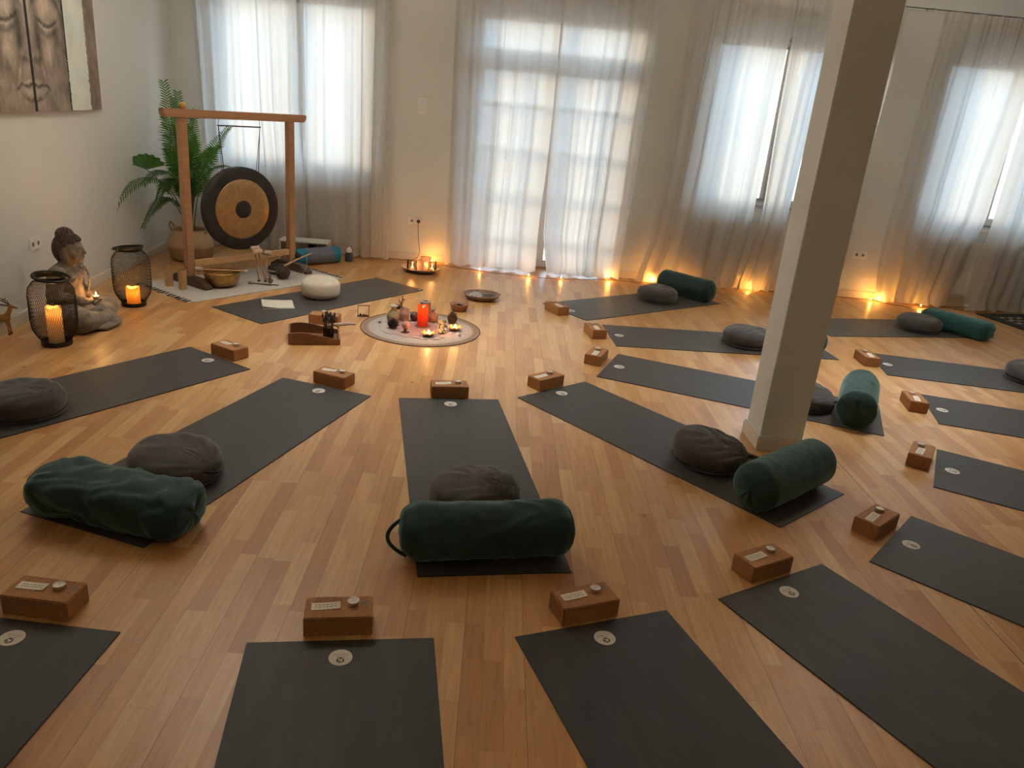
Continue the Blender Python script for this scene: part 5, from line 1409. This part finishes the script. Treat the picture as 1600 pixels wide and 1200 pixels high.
b.add(vs, fs); b.build('shell_dome', simple('grey_shell', (0.36, 0.32, 0.28), 0.4, 0.4, 50), t, smooth=True)
t = thing('feather', 'dark feather lying across the wooden slab plate', 'feather', (-0.33, 6.95, 0.032), R(5))
b = MB(); b.tube([(-0.03, 0, 0.004), (0.06, 0.0, 0.010), (0.12, -0.01, 0.016)], [0.002, 0.0015, 0.0006], 6); b.build('quill', M['paper'], t, smooth=True)
b = MB(); vs = []; fs = []
for i in range(9):
    u = i / 8; w_ = 0.030 * math.sin(PI * (0.08 + 0.9 * u)); x = -0.02 + 0.13 * u
    vs += [(x, -w_, 0.008 + 0.008 * u), (x, 0, 0.011 + 0.007 * u), (x, w_, 0.008 + 0.008 * u)]
for i in range(8):
    for j in range(2): fs.append((i * 3 + j, i * 3 + j + 1, i * 3 + j + 4, i * 3 + j + 3))
b.add(vs, fs); b.build('vane', simple('black_feather', (0.02, 0.02, 0.02), 0.7), t, smooth='all')

# wooden tray with a jar of incense
TC = Vector((-1.455, 5.290, 0)); TA = R(16)
t = thing('wooden_tray', 'brown wooden tray with wavy raised rim', 'tray', TC, TA)
tw, td = 0.36, 0.27
def rim_h(x): return 0.066 + 0.024 * math.cos((x / tw + 0.5) * 2 * PI * 0.62 - 0.9)
def wall_strip(pts, th):
    b = MB(); n = len(pts); vs = []; fs = []
    for i, (x, y) in enumerate(pts):
        a = pts[i - 1]; c = pts[(i + 1) % n]
        d = Vector((c[0] - a[0], c[1] - a[1], 0)).normalized(); nn = Vector((d.y, -d.x, 0))
        h = rim_h(x)
        vs += [(x, y, 0), (x, y, h), (x - nn.x * th, y - nn.y * th, h), (x - nn.x * th, y - nn.y * th, 0.010)]
    for i in range(n):
        i2 = (i + 1) % n
        for k in range(4): k2 = (k + 1) % 4; fs.append((i * 4 + k, i * 4 + k2, i2 * 4 + k2, i2 * 4 + k))
    return b.add(vs, fs)
pts = []
for (cx, cy, a0) in ((tw / 2 - 0.02, -td / 2 + 0.02, -90), (tw / 2 - 0.02, td / 2 - 0.02, 0), (-tw / 2 + 0.035, td / 2 - 0.035, 90), (-tw / 2 + 0.035, -td / 2 + 0.035, 180)):
    rr_ = 0.02 if cx > 0 else 0.035
    for k in range(6): a = R(a0 + 18 * k); pts.append((cx + rr_ * math.cos(a), cy + rr_ * math.sin(a)))
full = []
for i, p in enumerate(pts):
    q = pts[(i + 1) % len(pts)]; d = math.hypot(q[0] - p[0], q[1] - p[1]); n = max(1, int(d / 0.015))
    for k in range(n): full.append((p[0] + (q[0] - p[0]) * k / n, p[1] + (q[1] - p[1]) * k / n))
wall_strip(full, 0.012).build('rim_wall', M['olive'], t, smooth=True)
b = MB(); b.add([(x, y, 0.0) for x, y in full] + [(x, y, 0.010) for x, y in full], [tuple(reversed(range(len(full)))), tuple(range(len(full), 2 * len(full)))] + [(i, (i + 1) % len(full), (i + 1) % len(full) + len(full), i + len(full)) for i in range(len(full))]); b.build('tray_floor', M['olive'], t)
TM = Matrix.Translation(TC) @ Matrix.Rotation(TA, 4, 'Z')
p = TM @ Vector((0.100, 0.02, 0.0105))
t = thing('incense_jar', 'glass jar with a bundle of incense sticks and dark tufts, in the tray', 'jar', p)
b = MB(); b.lathe([(0.0, 0.0), (0.036, 0.0), (0.038, 0.004), (0.038, 0.068), (0.034, 0.078), (0.032, 0.078), (0.035, 0.066), (0.035, 0.006), (0.0, 0.005)], 28, cap=False); b.build('glass_jar', M['frosted'] if False else mat_glass('smoky_glass', (0.55, 0.5, 0.47), 0.05), t, smooth=True)
b = MB(); rr = random.Random(6)
for k in range(26):
    a = rr.uniform(0, 2 * PI); q = rr.uniform(0.0, 0.026); o2 = q + rr.uniform(0.01, 0.035)
    b.tube([(q * math.cos(a), q * math.sin(a), 0.006), (o2 * math.cos(a), o2 * math.sin(a), rr.uniform(0.13, 0.165))], 0.0018, 5)
o = b.build('incense_sticks', simple('incense', (0.13, 0.095, 0.075), 0.8, 0.4), t); o['kind'] = 'stuff'
b = MB()
for k in range(46):
    a = rr.uniform(0, 2 * PI); q = rr.uniform(0.015, 0.05); z = rr.uniform(0.12, 0.175)
    b.ball((q * math.cos(a), q * math.sin(a), z), (0.008, 0.008, 0.016), 6)
o = b.build('dark_tufts', simple('dark_herbs', (0.040, 0.036, 0.030), 0.9, 0.4), t, smooth=True); o['kind'] = 'stuff'
t = thing('sage_bundle', 'pale sage bundle resting over the corner of the tray', 'sage', TM @ Vector((0.10, 0.155, 0.0)), R(8))
b = MB(); b.tube([(-0.01, -0.03, 0.070), (0.04, -0.01, 0.075), (0.08, 0.005, 0.072), (0.15, 0.015, 0.080), (0.20, 0.012, 0.078)], [0.006, 0.008, 0.014, 0.012, 0.006], 10); b.build('dried_leaves', simple('pale_sage', (0.46, 0.34, 0.27), 0.9, 0.25, 60), t, smooth=True)
b = MB(); b.tube([(-0.03, -0.035, 0.068), (0.05, -0.005, 0.066), (0.078, 0.0, 0.05), (0.07, 0.005, 0.03), (0.06, -0.0, 0.006)], 0.006, 8); b.build('stalks', simple('ochre_stalk', (0.32, 0.18, 0.06), 0.8, 0.3, 60), t, smooth=True)
t = thing('floating_frame', 'tiny wooden picture frame with clear glass beside the cloth', 'picture frame', (-1.253, 6.010, 0), R(12))
b = MB(); fw_, fh_ = 0.096, 0.098
b.box(0, 0, fh_ - 0.005, fw_, 0.018, 0.010); b.box(-fw_ / 2 + 0.004, 0, fh_ / 2, 0.008, 0.018, fh_ - 0.02); b.box(fw_ / 2 - 0.004, 0, fh_ / 2, 0.008, 0.018, fh_ - 0.02); b.build('frame', mat_wood('frame_wood', (0.40, 0.22, 0.13), (0.50, 0.30, 0.19)), t)
b = MB(); b.box(0, 0, 0.005, fw_, 0.03, 0.010); b.build('frame_base', M['walnut'], t, bevel=0.001)
b = MB(); b.box(0, 0, fh_ / 2, fw_ - 0.016, 0.003, fh_ - 0.02); b.build('glass', M['glass'], t)
for k, x in enumerate((-0.022, 0.002, 0.022)):
    b = MB(); b.ball((x, -0.004, 0.018 - 0.002 * k), (0.008 - 0.0015 * k, 0.005, 0.010 - 0.002 * k), 8); b.build('stone_bead', M['ink'], t, smooth=True)
# papers on the teacher's mat
t = thing('paper_sheets', 'curled cream paper sheets lying on the mat before the gong', 'paper', (-1.975, 6.085, 0.0055), R(22))
b = MB(); vs = []; fs = []
for i in range(13):
    for j in range(7):
        u, v = i / 12, j / 6
        vs.append((-0.125 + 0.25 * u, -0.12 + 0.24 * v, 0.006 + 0.018 * (1 - u) ** 3 * (1 - v * 0.5) + 0.006 * v * v))
for i in range(12):
    for j in range(6): a = i * 7 + j; fs.append((a, a + 7, a + 8, a + 1))
o = b.add(vs, fs).build('top_sheet', simple('cream_paper', (0.60, 0.54, 0.42), 0.8, 0.06, 15), t, smooth='all')
so = o.modifiers.new('s', 'SOLIDIFY'); so.thickness = 0.0008
b = MB(); b.box(0.0, -0.01, 0.0015, 0.25, 0.22, 0.003); b.build('notebook', M['paper'], t)

# ------------------------------------------------------------------ dish of candle glasses near the door
DC = Vector((-1.055, 7.900, 0))
t = thing('stone_dish', 'round grey dish holding candle glasses near the glass door', 'dish', DC)
b = MB(); b.lathe([(0.0, 0.0), (0.12, 0.0), (0.14, 0.006), (0.185, 0.030), (0.205, 0.044), (0.208, 0.048), (0.198, 0.048), (0.175, 0.034), (0.13, 0.016), (0.0, 0.014)], 56, cap=False); b.build('dish_body', simple('grey_slate', (0.17, 0.165, 0.15), 0.6, 0.2, 20), t, smooth=True)
b = MB(); b.lathe([(0.10, -0.0), (0.10, 0.002)], 40); b.build('foot_ring', M['gong_dark'], t)
for k, (dx, dy, w_, lit, r, h) in enumerate([(-0.085, -0.045, 'left burning tealight glass in the grey dish', True, 0.055, 0.100), (0.020, -0.020, 'middle empty square glass in the grey dish', False, 0.062, 0.105), (0.115, -0.015, 'right burning tealight glass in the grey dish', True, 0.045, 0.100), (0.03, 0.118, 'rear pale candle glass in the grey dish', False, 0.058, 0.115)]):
    base = DC + Vector((dx, dy, 0.0165))
    t = thing('candle_glass', w_, 'candle holder', base, 0.3 * k, 'glasses in the grey dish')
    n = 32 if k != 1 else 4
    b = MB(); b.lathe([(0.0, 0.0), (r, 0.0), (r + 0.001, 0.003), (r + 0.001, h), (r - 0.003, h), (r - 0.003, 0.008), (0.0, 0.007)], n, cap=False); b.build('glass_cup', mat_glass('amber_glass', (0.98, 0.91, 0.82), 0.05) if lit else M['frosted'], t, smooth=True)
    if lit:
        o = lit_tealight(base + Vector((0, 0, 0.0085)), ('burning tealight inside the left glass of the grey dish', '', 'burning tealight inside the right glass of the grey dish')[k], 0.7)

# ------------------------------------------------------------------ fairy lights along the window wall
t = thing('fairy_lights', 'string of warm fairy lights on dark cable along the window wall', 'string lights', (0, 0, 0))
path = [(-1.32, 8.40), (-1.08, 8.35), (-0.86, 8.28), (-0.66, 8.22), (-0.46, 8.17), (-0.2, 8.13), (0.07, 8.11), (0.24, 8.12), (0.42, 8.14), (0.60, 8.20), (0.78, 8.27), (0.95, 8.32), (1.2, 8.33), (1.42, 8.34), (1.7, 8.44), (2.1, 8.50), (2.5, 8.50), (2.9, 8.52), (3.4, 8.56), (3.75, 8.56), (3.90, 8.53), (4.05, 8.45), (4.25, 8.36), (4.42, 8.40), (4.7, 8.52), (5.0, 8.62)]
def cr_(p0, p1, p2, p3, u):
    return 0.5 * ((2 * p1) + (-p0 + p2) * u + (2 * p0 - 5 * p1 + 4 * p2 - p3) * u * u + (-p0 + 3 * p1 - 3 * p2 + p3) * u ** 3)
V_ = [Vector((x, y, 0.004)) for x, y in path]; sm = []
for i in range(len(V_) - 1):
    p0 = V_[max(0, i - 1)]; p3 = V_[min(len(V_) - 1, i + 2)]
    for k in range(5): sm.append(cr_(p0, V_[i], V_[i + 1], p3, k / 5) + Vector((0, 0, 0.002 * abs(math.sin(i + k * 0.6)))))
sm.append(V_[-1])
b = MB(); b.tube(sm, 0.0025, 6); b.build('cable', M['cable'], t, smooth=True)
BULBS = [(-1.00, 8.33, 0.035, 2.2), (-0.46, 8.17, 0.022, 0.7), (0.07, 8.11, 0.022, 1.4), (0.42, 8.14, 0.02, 0.8), (0.95, 8.335, 0.03, 2.2), (1.42, 8.35, 0.03, 2.0), (2.52, 8.47, 0.03, 1.6), (3.90, 8.50, 0.025, 1.6), (3.98, 8.50, 0.03, 1.6), (4.40, 8.38, 0.03, 1.8), (1.72, 8.52, 0.03, 1.0), (3.3, 8.57, 0.03, 1.2)]
for x, y, z, pw in BULBS:
    b = MB(); b.tube([(x, y, 0.004), (x, y, z - 0.008)], 0.0032, 6); so = b.build('socket_stub', M['cable'], t, smooth=True)
    b = MB(); b.lathe([(0.0, -0.008), (0.0048, -0.004), (0.0052, 0.002), (0.003, 0.010), (0.0, 0.015)], 12, Matrix.Translation((x, y, z)), cap=False); b.build('bulb', M['bulb'], so, smooth=True)
    lamp(so, (x, y, z + 0.022), pw * 0.3, (1.0, 0.42, 0.07), 0.012)

# ------------------------------------------------------------------ far right corner
t = thing('patterned_doormat', 'dark doormat with grey zigzag pattern at the right edge', 'doormat', (4.995, 8.335, 0), R(16))
tt = NT('zigzag_weave'); o_ = tt.obj(); s = tt.n('SeparateXYZ', i_0=o_)
zz = tt.math('PINGPONG', tt.math('MULTIPLY', s.outputs[0], 1.0), 0.055)
st_ = tt.math('FRACT', tt.math('DIVIDE', tt.math('ADD', s.outputs[1], zz), 0.11))
inb = tt.math('MULTIPLY', tt.math('MULTIPLY', tt.math('GREATER_THAN', s.outputs[0], 0.13), tt.math('LESS_THAN', s.outputs[0], 1.05)), tt.math('MULTIPLY', tt.math('GREATER_THAN', s.outputs[1], -0.62), tt.math('LESS_THAN', s.outputs[1], -0.10)))
f = tt.math('MULTIPLY', tt.math('MULTIPLY', tt.math('GREATER_THAN', st_, 0.55), inb), tt.math('GREATER_THAN', tt.noise(40, 2, o_), 0.38))
c = tt.mix(f, (0.018, 0.020, 0.022), (0.36, 0.33, 0.29))
b = MB(); b.box(0.6, -0.36, 0.005, 1.2, 0.72, 0.010); b.build('woven_pile', tt.done(tt.bsdf(c, 0.95, tt.noise(300, 2, o_), 0.8, 0.002)), t, bevel=0.003)
b = MB(); b.tube([(0.003, -0.003, 0.006), (1.197, -0.003, 0.006), (1.197, -0.717, 0.006), (0.003, -0.717, 0.006)], 0.006, 8, closed=True); b.build('bound_edge', M['dark_trim'], t, smooth=True)
t = thing('power_strip', 'white multi socket adapter on the floor under the right curtains', 'power strip', (5.06, 8.52, 0), R(6))
b = MB(); b.box(0.0, 0.02, 0.052, 0.22, 0.05, 0.04); b.box(0.085, 0.01, 0.026, 0.05, 0.06, 0.052); b.build('housing', M['white'], t, bevel=0.006)
b = MB(); b.box(-0.075, -0.03, 0.011, 0.10, 0.035, 0.022); b.build('adapter', M['white'], t, bevel=0.005)
b = MB(); b.tube([(-0.12, -0.03, 0.008), (-0.16, -0.01, 0.004), (-0.2, 0.03, 0.004)], 0.003, 6); b.build('lead', M['cable'], t, smooth=True)
for o in list(bpy.data.objects):
    if o.name.startswith('tealight') and o.parent is None and not o.get('label'): pass
